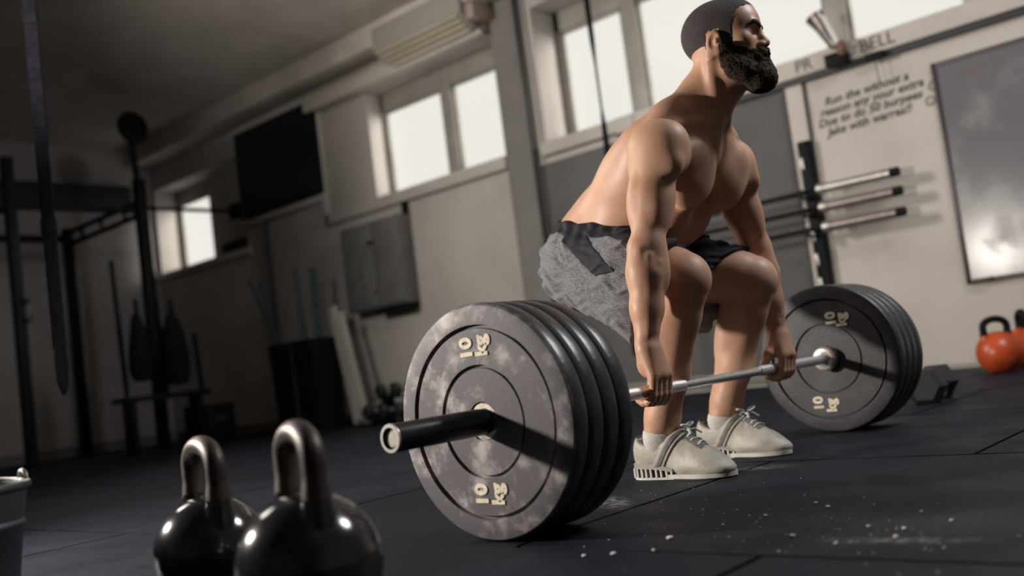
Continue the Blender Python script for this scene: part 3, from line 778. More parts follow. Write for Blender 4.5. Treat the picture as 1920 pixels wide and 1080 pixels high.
# ------------------------------------------------------------------ kettlebells
m_kb = mat('black_enamel', (.010, .010, .012), (.016, .016, .018), 30, .16, spec=.6, coat=.3)
m_kbh = mat('worn_handle_steel', (.115, .092, .080), (.060, .050, .046), 18, .36, .75, rough2=.5)
m_or = mat('orange_enamel', (.50, .075, .018), (.40, .055, .015), 8, .35, spec=.5)
def kettlebell(label, loc, rz, R, H, body_m, handle_m, horn_m=None, group=None, hw=.078, tr=.0165):
    t = thing('kettlebell', label, 'kettlebell', loc, rz, group)
    zc = R * .93; prof = []
    for k in range(29):
        a = -math.pi / 2 + math.pi * k / 28; z = zc + R * math.sin(a); prof.append((max(R * math.cos(a), .0005), max(z, 0.)))
    MB().lathe([(.0005, 0.)] + [q for q in prof if q[1] > 1e-4], 64).build('bell_body', body_m, t, sharp=50)
    zt = zc + R * .80
    def path(a0, a1, n):      # horns rising out of the ball into a rounded handle
        pts, rr = [], []
        for k in range(n + 1):
            q = a0 + (a1 - a0) * k / n
            if q <= .28 or q >= .72:
                u = min(q, 1 - q) / .28; s = -1 if q < .5 else 1
                x = s * (hw * .74 + (hw - tr - hw * .74) * math.sin(u * math.pi / 2)); z = zt - .03 + (H - .055 - zt + .03) * u; r = tr * (1.55 - .55 * min(1, u * 1.3))
            else:
                u = (q - .28) / .44; an = math.pi * (1 - u); x = (hw - tr) * math.cos(an); z = (H - .055) + (.055 - tr) * math.sin(an) ** .9; r = tr
            pts.append((x, 0, z)); rr.append(r)
        return pts, rr
    if horn_m:
        for a0, a1 in ((0, .15), (.85, 1)): MB().tube(*path(a0, a1, 10), seg=20).build('horn', horn_m, t, sharp=60)
        MB().tube(*path(.135, .865, 36), seg=20).build('handle', handle_m, t, sharp=60)
    else: MB().tube(*path(0, 1, 44), seg=24).build('handle', handle_m, t, sharp=60)
    return t
KB2, KB1 = (.779, 1.116), (.850, 1.487)
kettlebell('larger black kettlebell in the foreground, nearer the barbell', (*KB2, 0), math.radians(72), .098, .287, m_kb, m_kbh, m_kb, 'black kettlebells in the foreground')
kettlebell('smaller black kettlebell in the foreground, beside the steel bucket', (*KB1, 0), math.radians(78), .091, .274, m_kb, m_kbh, m_kb, 'black kettlebells in the foreground')
kettlebell('orange kettlebell with a black handle on the floor by the right wall', (5.06, 1.445, 0), math.radians(-42), .103, .275, m_or, m_black, m_or, 'orange kettlebells by the right wall')
kettlebell('orange kettlebell half hidden behind the front one by the right wall', (5.36, 1.40, 0), math.radians(30), .103, .290, m_or, m_black, m_or, 'orange kettlebells by the right wall')
kettlebell('orange kettlebell at the right picture edge', (5.24, 1.17, 0), math.radians(-30), .110, .285, m_or, m_black, m_or, 'orange kettlebells by the right wall')

# hexagonal dumbbell behind the far plates
def dumbbell(label, loc, rz, r, ln, m, hexa=True, group=None):
    t = thing('dumbbell', label, 'dumbbell', loc, rz, group); n = 6 if hexa else 24
    for s in (-1, 1):
        a, b = s * ln * .22, s * ln * .5; d = (b - a)
        MB().lathe([(.001, a), (r*.80, a), (r, a + d*.2), (r, a + d*.85), (r*.72, b), (.001, b)], n, (0, 0, r * (.866 if hexa else 1)), 'X').build('head', m, t, sharp=25)
    MB().lathe([(.015, -ln*.23), (.017, 0), (.015, ln*.23)], 16, (0, 0, r * (.866 if hexa else 1)), 'X').build('grip', m_knurl, t)
    return t
m_dbr = mat('dumbbell_rubber', (.009, .009, .010), (.015, .015, .016), 20, .5)
dumbbell('black hexagonal dumbbell lying behind the far plates', (3.72, 1.31, 0), math.radians(8), .072, .30, m_dbr)

# ------------------------------------------------------------------ bucket of chalk
m_galv = mat('galvanised_steel', (.155, .165, .180), (.085, .092, .105), 7, .42, .75, rough2=.55, stretch=(1, 1, .3))
BK = thing('bucket', 'galvanised steel bucket of chalk at the left picture edge', 'bucket', (.538, 1.768, 0))
MB().lathe([(.001, .004), (.098, .004), (.100, .0), (.102, .004), (.108, .05), (.1225, .165), (.1265, .168), (.1270, .174), (.1235, .178), (.1330, .228), (.1385, .228), (.1400, .233), (.1375, .238), (.1320, .236), (.1215, .17), (.1000, .010), (.001, .010)], 72).build('pail', m_galv, BK, sharp=50)
MB().lathe([(.001, .195), (.05, .202), (.10, .196), (.124, .190)], 40).build('chalk_fill', mat('chalk', (.55, .53, .48), (.40, .38, .34), 30, .95, bump=.8, bscale=60), BK)
hnd = [(.137 * math.cos(a), .137 * math.sin(a) * .96 + .004, .236 + .010 * math.sin(a)) for a in (math.pi * k / 24 for k in range(25))]
MB().tube(hnd, .0035, 10).build('bail_handle', mat('bail_wire', (.45, .43, .38), rough=.35, metal=.8), BK)
for s in (-1, 1):
    MB().tube([(s*.137, .004 + .014*math.cos(a), .238 + .014*math.sin(a)) for a in (2*math.pi*k/16 for k in range(16))], .004, 8, closed=True).build('handle_lug', MATS['bail_wire'], BK)

# ------------------------------------------------------------------ chalk crumbs on the mats
rg = random.Random(11); mb = MB()
def crumb(x, y, r):
    bm = bmesh.new(); bmesh.ops.create_icosphere(bm, subdivisions=1, radius=1)
    for p in bm.verts: p.co = (x + p.co.x * r * rg.uniform(.7, 1.3), y + p.co.y * r * rg.uniform(.7, 1.3), r * .45 + p.co.z * r * .5)
    bm.verts.index_update(); mb.add([p.co for p in bm.verts], [[q.index for q in f.verts] for f in bm.faces]); bm.free()
CR = .75
for x, y, r in ((1.58, .88, .005), (1.66, .80, .006), (1.245, 1.03, .006), (1.265, .985, .007), (1.385, .955, .008), (1.42, .75, .007), (1.50, .66, .005), (1.49, .60, .005), (1.43, .59, .006), (1.55, .55, .005), (1.30, .93, .005), (1.50, .92, .004), (1.70, .84, .0045), (1.38, .66, .005), (1.62, .62, .004)): crumb(x, y, r * CR)
for _ in range(110): crumb(rg.gauss(1.50, .14), rg.gauss(.70, .22), rg.uniform(.0006, .0018))
for _ in range(30): crumb(rg.gauss(1.75, .15), rg.gauss(1.15, .14), rg.uniform(.0006, .0016))
tag(mb.build('chalk_crumbs', mat('chalk_white', (.62, .60, .55), rough=.95)), 'white chalk crumbs scattered over the black rubber floor', 'chalk', kind='stuff')

# ------------------------------------------------------------------ right wall: whiteboard, bar rack, bell
WBD = thing('whiteboard', 'large grey smeared whiteboard in a dark frame on the right wall', 'whiteboard', (XW - .012, 1.0, .47))
m_wb = mat('whiteboard_enamel', (.17, .165, .175), (.30, .29, .29), 3.2, .20, lo=.48, hi=.8, spec=.35, rough2=.34)
MB().box(-.018, 0, -.60, .73, 0, 1.24).build('board', m_wb, WBD)
m_wbf = mat('board_frame', (.055, .048, .050), rough=.4, metal=.3)
for a in ((-.60, .735, -.012, .012), (-.60, .735, 1.228, 1.25), (.712, .738, -.012, 1.25), (-.615, -.59, -.012, 1.25)):
    MB().box(-.026, .0, *a, .003).build('board_frame', m_wbf, WBD)
for tx, ty in (('Game', .545), ('For', .395)): text_part('marker_writing', tx, .062, wallM(-.0186, ty, 1.155, .05), mat('red_marker', (.19, .115, .125), rough=.8), WBD, shear=.2, extrude=.0003)
MB().box(-.05, -.018, .60, .70, -.006, .012, .003).build('pen_ledge', m_wbf, WBD)

RK = thing('barbell_rack', 'black wall rack upright that carries three barbells', 'rack', (XW, 2.50, 0))
for dy in (.0, 1.20):
    up = MB().box(-.075, -.031, dy, dy + .075, .42, 1.475, .004).build('upright', m_black, RK)
    for z in (1.146, 1.036, .916):
        MB().box(-.20, -.075, dy + .025, dy + .05, z - .045, z - .030, .003).build('hook', m_black, up)
        MB().box(-.205, -.19, dy + .025, dy + .05, z - .045, z + .015, .003).build('hook_lip', m_black, up)
    for z in (.55, .70, .85, 1.30):
        MB().box(-.085, -.073, dy + .045, dy + .068, z, z + .075, .003).build('peg_plate', mat('bare_steel', (.30, .29, .28), rough=.4, metal=.8), up)
m_sil = mat('brushed_sleeve', (.66, .63, .60), (.50, .48, .46), 20, .30, .85)
m_mauve = mat('tarnished_sleeve', (.30, .25, .25), (.22, .19, .19), 20, .40, .75)
for k, z in enumerate((1.146, 1.036, .916)):
    t = thing('barbell', ('top barbell stored on the wall rack, brightest sleeve', 'middle barbell stored on the wall rack', 'bottom barbell stored on the wall rack')[k], 'barbell', (XW - .155, 2.46, z + .001), 0, 'barbells stored on the wall rack')
    MB().lathe([(.014, -.02), (.014, 1.46)], 20, ax='Y').build('shaft', m_black, t)
    for y0, y1, d in ((-.50, 0, 1), (1.94, 1.44, -1)):
        MB().lathe([(.0300, y0 + .05*d), (.0300, y1 - .05*d)], 28, ax='Y').build('sleeve', m_sil if k == 0 else m_mauve, t)
        MB().lathe([(.024, y0), (.0275, y0 + .003*d), (.0275, y0 + .055*d), (.0255, y0 + .055*d)], 28, ax='Y').build('end_cap', m_black, t)
        MB().lathe([(.014, y1 - .055*d), (.036, y1 - .052*d), (.036, y1 - .012*d), (.014, y1)], 28, ax='Y').build('collar', m_sil, t)

BL = thing('brass_bell', 'metal bell on a white bracket in front of the long window', 'bell', (XW - .115, 2.22, 1.99))
a, b = Vector((0, .005, -.015)), Vector((-.01, .090, .195)); d = (b - a).normalized()
fr = Matrix.Translation(a) @ d.to_track_quat('Z', 'Y').to_matrix().to_4x4()
MB().lathe([(.001, -.02), (.020, -.018), (.032, .0), (.038, .06), (.046, .14), (.062, .21), (.066, .225), (.060, .225), (.042, .14), (.034, .06), (.026, .005), (.001, -.005)], 40).move(fr).build('bell_cup', mat('bell_metal', (.15, .125, .145), (.42, .38, .33), 7, .35, .75), BL)
MB().tube([(-.05, .03, .165), (-.055, .0, .08), (-.05, -.035, -.03), (.05, -.04, -.045)], [.013, .015, .015, .012], 14).build('bracket', mat('white_bracket', (.74, .72, .66), rough=.45), BL)
MB().lathe([(.001, -.046), (.022, -.040), (.030, -.02), (.030, .02), (.022, .040), (.001, .046)], 24, (-.06, -.055, -.058)).build('wooden_knob', mat('bell_wood', (.17, .085, .045), (.10, .05, .03), 20, .5), BL)
MB().box(-.03, .050, -.055, .075, -.135, -.060, .008).build('base_plate', m_black, BL)
cl = thing('spring_clamp', 'small black clamp hanging under the lettered sill board', 'clamp', (XW - .075, 2.02, 1.85))
MB().box(-.02, .012, -.055, .055, -.022, .022, .006).build('jaw', m_black, cl)
MB().tube([(-.004, 0, -.02), (-.004, -.004, -.16)], .003, 8).build('cord', m_dark, cl)

# ------------------------------------------------------------------ between the windows: air unit, screen, fuse cabinet, cords
AC = thing('wall_heater', 'long wall heater with warm slatted underside above the middle window', 'heater', (XW, 5.0, 3.02))
m_acb = mat('heater_casing', (.30, .28, .255), rough=.6); m_slat = mat('warm_slat', (.78, .68, .50), (.70, .60, .42), 5, .45)
MB().prism([(-.34, .10), (-.34, .30), (0, .30), (0, .0), (-.20, .0)], .0, 1.05, 'Y').build('casing', m_acb, AC, sharp=20)
for k in range(4):
    u = k / 3; MB().box(-.016, .016, .04, 1.01, -.004, .004, .002).move(Matrix.Translation((-.330 + .125*u, 0, .078 - .094*u)) @ Matrix.Rotation(math.radians(8), 4, 'Y')).build('slat', m_slat, AC)
MB().box(-.30, -.05, -.10, -.012, .03, .16, .012).build('end_box', mat('heater_copper', (.34, .26, .21), rough=.5), AC)
MB().tube([(-.12, -.07, .14), (-.12, -.09, .19), (-.10, -.09, .20), (0, -.09, .20)], .022, 14).build('pipe', m_acb, AC)
MB().tube([(-.16, -.03, .05), (-.17, -.03, -.02), (-.12, -.04, -.05), (-.02, -.04, -.04)], .010, 12).build('hose', m_dark, AC)

TV = thing('wall_screen', 'black screen mounted high between the first and middle window', 'screen', (XW - .03, 7.97, 2.20))
MB().box(-.06, -.02, -.685, .685, 0, .90, .008).build('housing', m_black, TV)
MB().box(-.063, -.058, -.665, .665, .02, .88).build('panel', mat('screen_black', (.006, .010, .014), rough=.25), TV)
MB().box(-.03, .03, -.15, .15, .3, .6, .01).build('wall_mount', m_dark, TV)

EB = thing('fuse_cabinet', 'grey two-door fuse cabinet under the middle window', 'cabinet', (XW - .004, 6.60, 1.0))
m_cab = mat('cabinet_grey', (.15, .15, .148), (.12, .118, .118), 4, .5)
MB().box(-.15, 0, -.40, .40, 0, .77, .006).build('body', m_cab, EB)
for y0, y1 in ((-.39, -.052), (-.045, .39)):
    d = MB().box(-.162, -.151, y0, y1, .02, .75, .004).build('door', m_cab, EB)
    MB().lathe([(.001, -.018), (.016, -.016), (.018, 0)], 16, (-.162, (y0 if y0 > -.1 else y1 - .04) + .035, .58), 'X').build('lock', m_black, d)
MB().box(-.165, -.162, .08, .26, .36, .52).build('notice', mat('faded_notice', (.125, .12, .118), rough=.7), EB)
for y, z, c in ((.16, .30, (.05, .02, .02)), (.13, .21, (.10, .012, .014)), (-.02, .14, (.07, .03, .03))):
    MB().lathe([(.001, -.006), (.020, -.004), (.022, 0)], 16, (-.162, y, z), 'X').build('sticker', mat('sticker_%d' % int(z*100), c, rough=.6), EB)
MB().box(-.13, -.02, -.40, .05, -.05, -.004, .004).build('cable_tray', m_black, EB)
MB().box(-.06, -.02, -.405, -.36, .77, .88, .004).build('cable_duct', m_black, EB)

def cord(name, label, pts, r, m, flat=1., cat='cord'):
    o = MB().tube(pts, r, 10, flat=flat); b = Vector(pts[-1]); o.move(Matrix.Translation(-b)); return tag(o.build(name, m, None, b), label, cat)
m_cord = mat('black_cord', (.007, .008, .010), rough=.7, spec=.1)
cord('wall_cable', 'thin dark cable running down the wall beside the pilaster', [(XW - .095, 4.66, 3.2), (XW - .10, 4.65, 2.2), (XW - .095, 4.66, 1.5), (XW - .06, 4.66, .6), (XW - .015, 4.66, .12)], [.012, .009, .008, .020, .016], m_cord)
cord('hanging_rope', 'taut dark rope hanging from the ceiling in front of the long window', [(5.25, 3.685, z) for z in (3.4, 2.70, 2.42, 2.26, 1.95, 1.83, 1.67, .30)], [.023, .021, .018, .009, .008, .018, .023, .021], m_cord)
cord('wall_pipe', 'dark vertical pipe on the wall below the black screen', [(XW - .05, 8.30, 2.13), (XW - .05, 8.30, 1.6), (XW - .05, 8.30, .13)], .022, m_dark, cat='pipe')
ST = thing('suspension_strap', 'purple-black webbing strap hanging from the ceiling at the far left', 'strap', (1.53, 3.58, 3.40))
m_web = mat('webbing', (.006, .0055, .009), (.012, .011, .017), 60, .8, spec=.08)
q = math.cos(YAW), math.sin(YAW)
MB().box(-.024, .024, -.004, .004, -2.80, 0).move(Matrix.Rotation(YAW - math.pi/2, 4, 'Z')).build('strap', m_web, ST)
for z in (-1.55, -1.95, -2.35): MB().box(-.028, .028, -.010, .010, z - .03, z + .03, .004).move(Matrix.Rotation(YAW - math.pi/2, 4, 'Z')).build('buckle', m_cord, ST)
MB().tube([(0, 0, -2.77), (0, 0, -2.84), (0, 0, -2.92), (0, 0, -2.97)], [.018, .024, .022, .008], 14, flat=.4).build('loop_end', m_cord, ST)

# ------------------------------------------------------------------ far left: rig, stand with bags, box
RG = thing('pull_up_rig', 'tall black steel pull-up rig in the far left corner', 'rig', (4.68, 8.85, 0))
def post(x, y, z1, s=.045): MB().box(x - s, x + s, y - s, y + s, 0, z1, .008).build('post', m_black, RG)
post(0, 0, 2.62, .05); post(-1.22, 0, 2.75); post(0, 1.66, 2.45); post(-1.22, 1.66, 2.45)
def beam(a, b, r=.028, name='beam'): MB().tube([a, b], r, 12).build(name, m_black, RG)
beam((0, 0, 2.30), (-2.6, 0, 2.30)); beam((0, 1.66, 2.34), (-2.6, 1.66, 2.34)); beam((-1.22, 0, 2.30), (-1.22, 1.66, 2.36))
beam((0, 0, 2.40), (0, 1.66, 2.40)); beam((0, 0, 2.27), (0, 1.66, 2.27))
for y in (.35, .85, 1.3): beam((0, y, 2.27), (0, y, 2.40), .018, 'rung')
beam((0, 0, 2.335), (1.03, 0, 2.335), .020, 'wall_tie'); MB().box(1.03, 1.05, -.10, .10, 2.25, 2.42, .004).build('wall_flange', m_black, RG)
beam((-.012, 0, 2.6), (-.03, 0, 3.02), .030, 'target_pole')
MB().lathe([(.001, -.012), (.155, -.010), (.162, 0), (.155, .012), (.001, .012)], 40).move(Matrix.Translation((-.02, -.03, 3.13)) @ Matrix.Rotation(math.radians(90), 4, 'X')).build('target_disc', m_black, RG)
for x, y, z in ((-1.22, 0, 1.45), (-1.22, 0, 1.28)):
    MB().tube([(x + .05, y - .03, z), (x + .06, y - .10, z - .02), (x + .06, y - .11, z + .05)], .018, 10).build('j_cup', mat('worn_steel', (.18, .17, .17), rough=.4, metal=.7), RG)

SD = thing('equipment_stand', 'low dark stand with a plank shelf and thin uprights near the corner', 'stand', (4.62, 8.30, 0))
MB().box(-.62, .22, -.12, .12, .455, .50, .006).build('shelf', m_black, SD)
for x, y, h in ((-.52, 0, .455), (.12, 0, .455)): MB().box(x - .025, x + .025, y - .09, y + .09, 0, h, .005).build('leg', m_black, SD)
for x, h in ((-.56, 1.72), (-.18, 1.62), (.17, 1.03)): MB().tube([(x + .03, 0, .45), (x, 0, h)], .022, 10).build('upright', m_black, SD)
m_bag = mat('black_nylon', (.006, .0065, .0075), (.010, .010, .012), 8, .8, bump=.4, bscale=12, spec=.1)
def bag(label, loc, w, h, seed):
    r_ = random.Random(seed); t = thing('gear_bag', label, 'bag', loc, 0, 'black bags hanging on the stand')
    prof = [(.001, 0), (w*.7, .01), (w, h*.15), (w*1.05, h*.4), (w*.85, h*.7), (w*.45, h*.92), (w*.2, h), (.001, h)]
    b = MB().lathe(prof, 28); b.v = [(x * (1 + .08 * math.sin(9*z + seed)), y * .7 + .012 * math.sin(14*z + 5*x), z) for x, y, z in b.v]; b.build('sack', m_bag, t)
    MB().tube([(w*.12*math.cos(a), 0, h + .05 + .06*math.sin(a)) for a in (2*math.pi*k/18 for k in range(18))], .010, 8, closed=True).build('hanging_loop', m_bag, t); return t
bag('narrow black bag hanging on the left upright of the stand', (4.18, 8.17, .62), .10, .62, 1)
bag('wider black bag hanging on the middle upright of the stand', (4.50, 8.15, .56), .125, .66, 2)
PB = thing('plyo_box', 'dark square jump box beside the stand', 'box', (4.95, 8.45, 0))
MB().box(-.15, .15, -.2, .2, 0, .33, .008).build('box_body', m_black, PB)
MB().box(-.06, .06, -.202, -.198, .20, .24).build('hand_hole', m_dark, PB)
MB().box(-.155, .155, -.205, .205, .33, .352, .005).build('lid', m_black, PB)
nb = thing('speaker_box', 'small black box on the sill of the first window', 'box', (XW - .01, 9.0, 1.93))
MB().box(-.02, .18, -.20, .20, 0, .12, .03).build('casing', m_black, nb)
MB().lathe([(.03, 0), (.035, .006), (.02, .012)], 20, (-.02, 0, .06), 'X').build('dial', m_dark, nb)

# ------------------------------------------------------------------ bin with sticks, boards, dumbbell rack
BN = thing('stick_bin', 'tall black tapered bin holding green sticks against the window wall', 'bin', (5.42, 7.48, 0))
bw, bd = .33, .17
def frust(mb, x0, y0, x1, y1, z0, z1):
    return mb.add([(-x0, -y0, z0), (x0, -y0, z0), (x0, y0, z0), (-x0, y0, z0), (-x1, -y1, z1), (x1, -y1, z1), (x1, y1, z1), (-x1, y1, z1)], [(3, 2, 1, 0), (0, 1, 5, 4), (1, 2, 6, 5), (2, 3, 7, 6), (3, 0, 4, 7)])
mb = frust(MB(), bd * .9, bw * .9, bd, bw, 0, .82); frust(mb, bd * .88, bw * .88, bd - .012, bw - .012, .012, .82)
mb.add([(-bd, -bw, .82), (bd, -bw, .82), (bd, bw, .82), (-bd, bw, .82), (-bd + .012, -bw + .012, .82), (bd - .012, -bw + .012, .82), (bd - .012, bw - .012, .82), (-bd + .012, bw - .012, .82)], [(0, 1, 5, 4), (1, 2, 6, 5), (2, 3, 7, 6), (3, 0, 4, 7)])
mb.build('tub', m_black, BN, sharp=20)
MB().box(-bd - .006, bd + .006, -bw*.12, -bw*.05, .02, .80).build('rib', m_dark, BN)
m_grn = mat('green_pipe', (.016, .070, .062), (.024, .090, .078), 6, .5)
labs = ('green stick leaning far left out of the bin', 'second green stick leaning left out of the bin', 'upright green stick left in the bin', 'upright green stick in the middle of the bin', 'upright green stick right of the middle in the bin', 'rightmost thick green stick in the bin')
for k, (yb, zt, yt, r) in enumerate(((7.62, 1.50, 8.34, .014), (7.58, 1.46, 8.05, .014), (7.46, 1.46, 7.55, .018), (7.40, 1.46, 7.40, .020), (7.34, 1.44, 7.27, .014), (7.28, 1.44, 7.22, .022))):
    x = 5.42 + (.06, -.02, .04, -.06, .05, -.02)[k]
    o = thing('training_stick', labs[k], 'stick', (x, yb, .014), 0, 'green sticks in the black bin')
    MB().tube([(0, 0, 0), (0, (yt - yb), zt)], r, 14).build('pipe', m_grn, o)
    MB().tube([(0, (yt - yb) * .992, zt * .992), (0, (yt - yb) * 1.002, zt * 1.003)], r * 1.12, 14).build('end_plug', m_dark, o)
m_plank = mat('pale_board', (.56, .52, .48), (.46, .43, .40), 3, .7, stretch=(4, 4, .4))
for k, (yb, yt, h, wd, lab) in enumerate(((6.84, 7.10, 1.06, .055, 'wide pale board leaning on the wall beside the bin'), (6.66, 6.92, .99, .030, 'narrow pale board leaning on the wall beside the bin'))):
    L = math.hypot(h, yt - yb)
    o = MB().box(-.010, .010, -wd, wd, 0, L, .003).move(Matrix.Rotation(math.atan2(yb - yt, h), 4, 'X')).build('leaning_board', m_plank, None, (5.44 - .05*k, yb, .022))
    o.rotation_euler = (0, math.radians(3), 0); tag(o, lab, 'board', 'pale boards leaning beside the bin')
DR = thing('dumbbell_rack', 'low black two-tier dumbbell rack by the window wall', 'rack', (5.42, 5.95, 0))
for z, dx in ((.055, -.10), (.215, .06)):
    MB().box(dx - .11, dx + .11, -.62, .62, z - .012, z, .003).build('shelf', m_black, DR)
for y in (-.60, .60):
    MB().prism([(-.24, 0), (.20, 0), (.20, .24), (.12, .24), (-.06, .02), (-.24, .02)], y - .015, y + .015, 'Y').build('side_frame', m_black, DR)
k = 0
for z, dx in ((.055, -.10), (.215, .06)):
    for i in range(6):
        y = 5.95 - .50 + i * .20; tier = 'lower' if z < .1 else 'upper'
        nth = ('first', 'second', 'third', 'fourth', 'fifth', 'sixth')[5 - i]
        dumbbell('%s round black dumbbell from the bin end on the %s tier' % (nth, tier), (5.42 + dx, y, z), 0, .052 + .004 * (i % 3), .21, m_dbr, False, 'round dumbbells on the low rack')
# ------------------------------------------------------------------ the lifter
m_skin = mat('skin', (.52, .305, .205), (.44, .240, .155), 12, .52, bump=.08, bscale=260, lo=.3, hi=.75, sss=.05, spec=.34, rough2=.42)
m_hair = mat('buzzed_hair', (.036, .030, .033), (.090, .071, .070), 420, .75, bump=.7, bscale=900, lo=.35, hi=.7, spec=.3)
m_beard = mat('beard_hair', (.026, .016, .011), (.060, .038, .026), 300, .75, bump=.5, bscale=900, spec=.15)
m_grey = mat('heather_cloth', (.095, .095, .110), (.235, .230, .242), 300, .9, bump=.5, bscale=500, lo=.38, hi=.66, spec=.2, stretch=(1, .35, 1.6), sheen=.2)
m_blk = mat('black_cloth', (.016, .016, .022), (.028, .028, .036), 200, .8, bump=.4, bscale=400, spec=.25)
m_shoe = mat('shoe_leather', (.47, .44, .375), (.33, .305, .26), 14, .55, bump=.2, bscale=90)
m_sole = mat('sole_white', (.56, .54, .49), (.46, .44, .40), 20, .6)
m_shgrey = mat('shoe_grey', (.115, .105, .11), (.16, .15, .15), 40, .6)
m_shblk = mat('shoe_black', (.014, .014, .016), rough=.6)
m_sock = mat('sock_white', (.55, .53, .49), (.48, .46, .42), 40, .9, bump=.5, bscale=300)

person = thing('person', 'shirtless bearded man in grey shorts and white shoes gripping the barbell', 'person', (CX, 1.36, 0))
PO = (CX, 1.36, 0)
_axes, _body, _hd = body_fields(1.0)
V, F = _body.mesh(1); np_mesh('body', V, F, m_skin, person, PO)
del _body
for k, (V, F) in hair_meshes(_hd).items():
    nm = 'eyebrow' if k.startswith('eyebrow') else k
    np_mesh(nm, V, F, m_beard if nm != 'hair' else m_hair, person, PO)
m_eye = mat('shaded_eye_white', (.16, .14, .13), rough=.2); m_iris = mat('iris_dark', (.015, .010, .008), rough=.1)  # eye white darkened: the shade of the sockets is put into its colour
for s in (-1, 1):
    c = hp(s*.031, .0682, .0000) - np.array(PO)
    e = MB().lathe([(.0122 * math.sin(math.pi * k / 20) + 1e-5, -.0122 * math.cos(math.pi * k / 20)) for k in range(21)], 28).build('eyeball', m_eye, person, tuple(c))
    mi = MB().lathe([(.0060 * math.sin(math.pi * k / 16) + 1e-5, -.0060 * math.cos(math.pi * k / 16)) for k in range(17)], 20)
    mi.build('iris', m_iris, e, tuple(HF * .0072 + HL * .001))
sm = shorts_meshes()
so = np_mesh('shorts', *sm['cloth'], m_grey, person, PO)
for k in ('waistband', 'side_panelR', 'side_panelL', 'front_panel'): np_mesh(k.rstrip('RL'), *sm[k], m_blk, so, PO)
for s in (-1, 1):
    A = LEG[s]['A']; ax = [axis_of((A[0] - .07, A[0] + .07, .0025)), axis_of((A[1] - .09, A[1] + .07, .0025)), axis_of((.04, .16, .0025))]
    f = Fld(ax); f.chain([(A[0], A[1] + .008, .050, .028), (A[0], A[1], .100, .0385), (A[0], A[1] - .014, .150, .0440)], .02)
    f.plane((A[0], A[1], .118), (0, -.20, 1), .004); np_mesh('sock', *f.mesh(1), m_sock, person, PO)

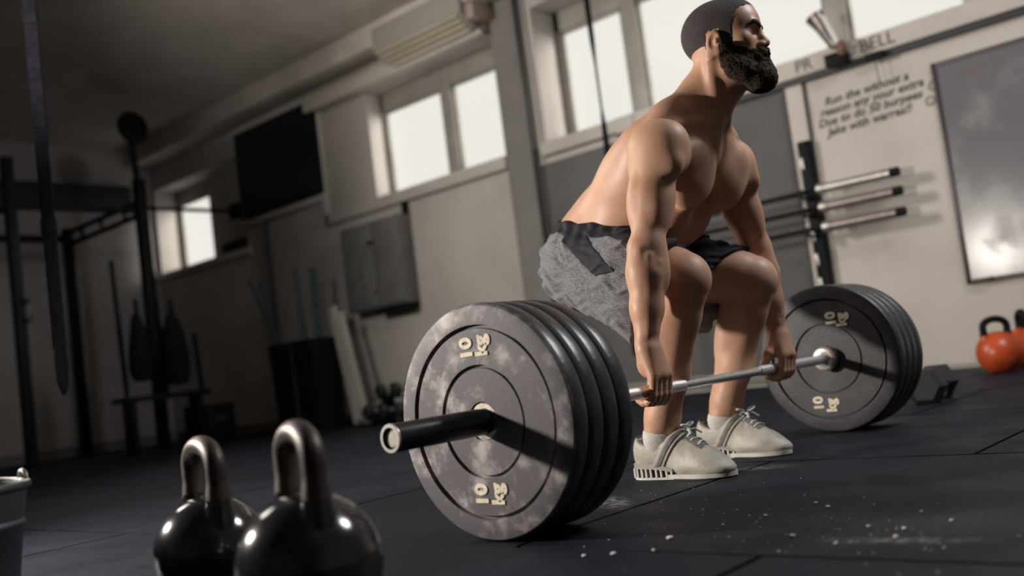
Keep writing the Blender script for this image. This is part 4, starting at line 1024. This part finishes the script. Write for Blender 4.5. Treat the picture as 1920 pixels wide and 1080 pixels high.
shoe, shoe_top = shoe_meshes()
half = [(.0, -.118), (.018, -.116), (.033, -.107), (.042, -.090), (.0445, -.060), (.043, -.020), (.043, .015), (.047, .050), (.0505, .080), (.048, .108), (.039, .132), (.027, .150), (.013, .160), (.0, .162)]
outl = half + [(-x * (.94 if y > 0 else 1), y) for x, y in half[-2:0:-1]]
grow = lambda g: [(x + g * (1 if x > 0 else -1 if x < 0 else 0), y + g * (1 if y > .03 else -1)) for x, y in outl]
def make_shoe(side, x, y, rz):
    """side -1 is the right shoe"""
    t = bpy.data.objects.new('shoe', None); C.objects.link(t); t.parent = person; t.empty_display_size = .05
    t.location = (x - PO[0], y - PO[1], 0); t.rotation_euler = (0, 0, math.pi + rz)
    mir = 1 if side < 0 else -1
    def part(nm, V, F, m): V = V.copy(); V[:, 0] *= mir; return np_mesh(nm, V, F if mir > 0 else F[:, ::-1], m, t)
    part('upper', *shoe['upper'], m_shoe); part('strap', *shoe['strap'], m_shoe); part('strap_stripe', *shoe['strap_stripe'], m_shgrey)
    part('tongue', *shoe['eyestay'], m_shgrey); part('heel_tab', *shoe['heel_tab'], m_shblk)
    S = Matrix.Diagonal((mir, 1, 1, 1))
    ring = [(.0405 * math.sin(a), -.030 - .058 * math.cos(a)) for a in (2 * math.pi * k / 40 for k in range(40))]
    MB().tube([(x_, y_, min(.084 + 6.5 * (y_ + .040)**2, .116) - .001) for x_, y_ in ring], .0042, 10, closed=True).build('collar_lining', m_shblk, t)
    MB().prism(grow(-.001), 0, .006).move(S).build('outsole', m_shblk, t, sharp=40)
    fo = [p for p in grow(.0012) if p[1] > .012]; fo = [(p if p[1] > .02 else (p[0], .0)) for p in fo]
    MB().prism(fo, .0035, .0135).move(S).build('forefoot_sole', m_sole, t, sharp=40)
    he = [p for p in outl if p[1] < .03]
    hs = sorted(he, key=lambda p: math.atan2(p[0], -(p[1] + .04)))
    core = [(x * .90, y * .97 if y < -.09 else y) for x, y in hs]
    MB().prism(core, .006, .030).move(S).build('heel_core', m_shblk, t, sharp=40)
    MB().prism([(x * 1.02, y) for x, y in hs], .0015, .0070).move(S).build('heel_plate', m_sole, t, sharp=40)
    mb = MB(); v = [(x * 1.03, y, .0285 - max(0, y + .04) * .17) for x, y in hs] + [(x * 1.01, y, .0420 - max(0, y + .04) * .26) for x, y in hs]; n = len(hs)
    mb.add(v, [tuple(range(n))[::-1], tuple(range(n, 2*n))] + [(k, (k+1) % n, n + (k+1) % n, n + k) for k in range(n)]).move(S).build('heel_band', mat('heel_mauve', (.24, .205, .20), (.30, .26, .25), 30, .6), t, sharp=40)
    # upright ribs round the open heel
    per = []; q = hs
    for a, b in zip(q, q[1:]):
        m_ = max(1, int(math.hypot(b[0]-a[0], b[1]-a[1]) / .002))
        for k in range(m_): per.append((a[0] + (b[0]-a[0])*k/m_, a[1] + (b[1]-a[1])*k/m_))
    acc = 0; last = per[0]; nxt = 0.
    for p in per:
        acc += math.hypot(p[0]-last[0], p[1]-last[1]); last = p
        if acc >= nxt:
            nxt += .0150; zt = .0290 - max(0, p[1] + .04) * .17
            MB().box(p[0]*.97 - .0030, p[0]*.97 + .0030, p[1] - .0026, p[1] + .0026, .006, zt).move(S).build('heel_rib', m_sole, t)
    # laces
    for k in range(4):
        yy = .036 + k * .015
        pts = []
        for i in range(9):
            xx = -.020 + .005 * i; pts.append((xx * mir, yy + .006 * (i / 8 - .5) * (1 if k % 2 else -1), shoe_top(xx, yy) + .0055))
        MB().tube(pts, .0030, 8, flat=.6).build('lace', m_sole, t)
    zt = shoe_top(0, .045) + .010
    for sg in (-1, 1):
        loop = [(sg * (.004 + .026 * math.sin(a) ** 2) * 1.0, .046 + .014 * math.sin(2 * a) * .5 + sg * .006, zt + .004 + .012 * math.sin(a)) for a in (math.pi * k / 14 for k in range(15))]
        MB().tube([(p[0] * mir, p[1], p[2]) for p in loop], .0028, 8).build('lace_loop', m_sole, t)
        MB().tube([(0, .046, zt), (sg*.012, .058, zt + .002), (sg*.026, .068, zt - .010)], .0026, 8).build('lace_end', m_sole, t)
    MB().lathe([(.001, -.005), (.005, -.003), (.006, 0), (.005, .003), (.001, .005)], 12, (0, .046, zt + .001)).build('lace_knot', m_sole, t)
    return t
make_shoe(-1, 2.050, 1.362, math.radians(-2)); make_shoe(1, 2.398, 1.392, math.radians(-4))
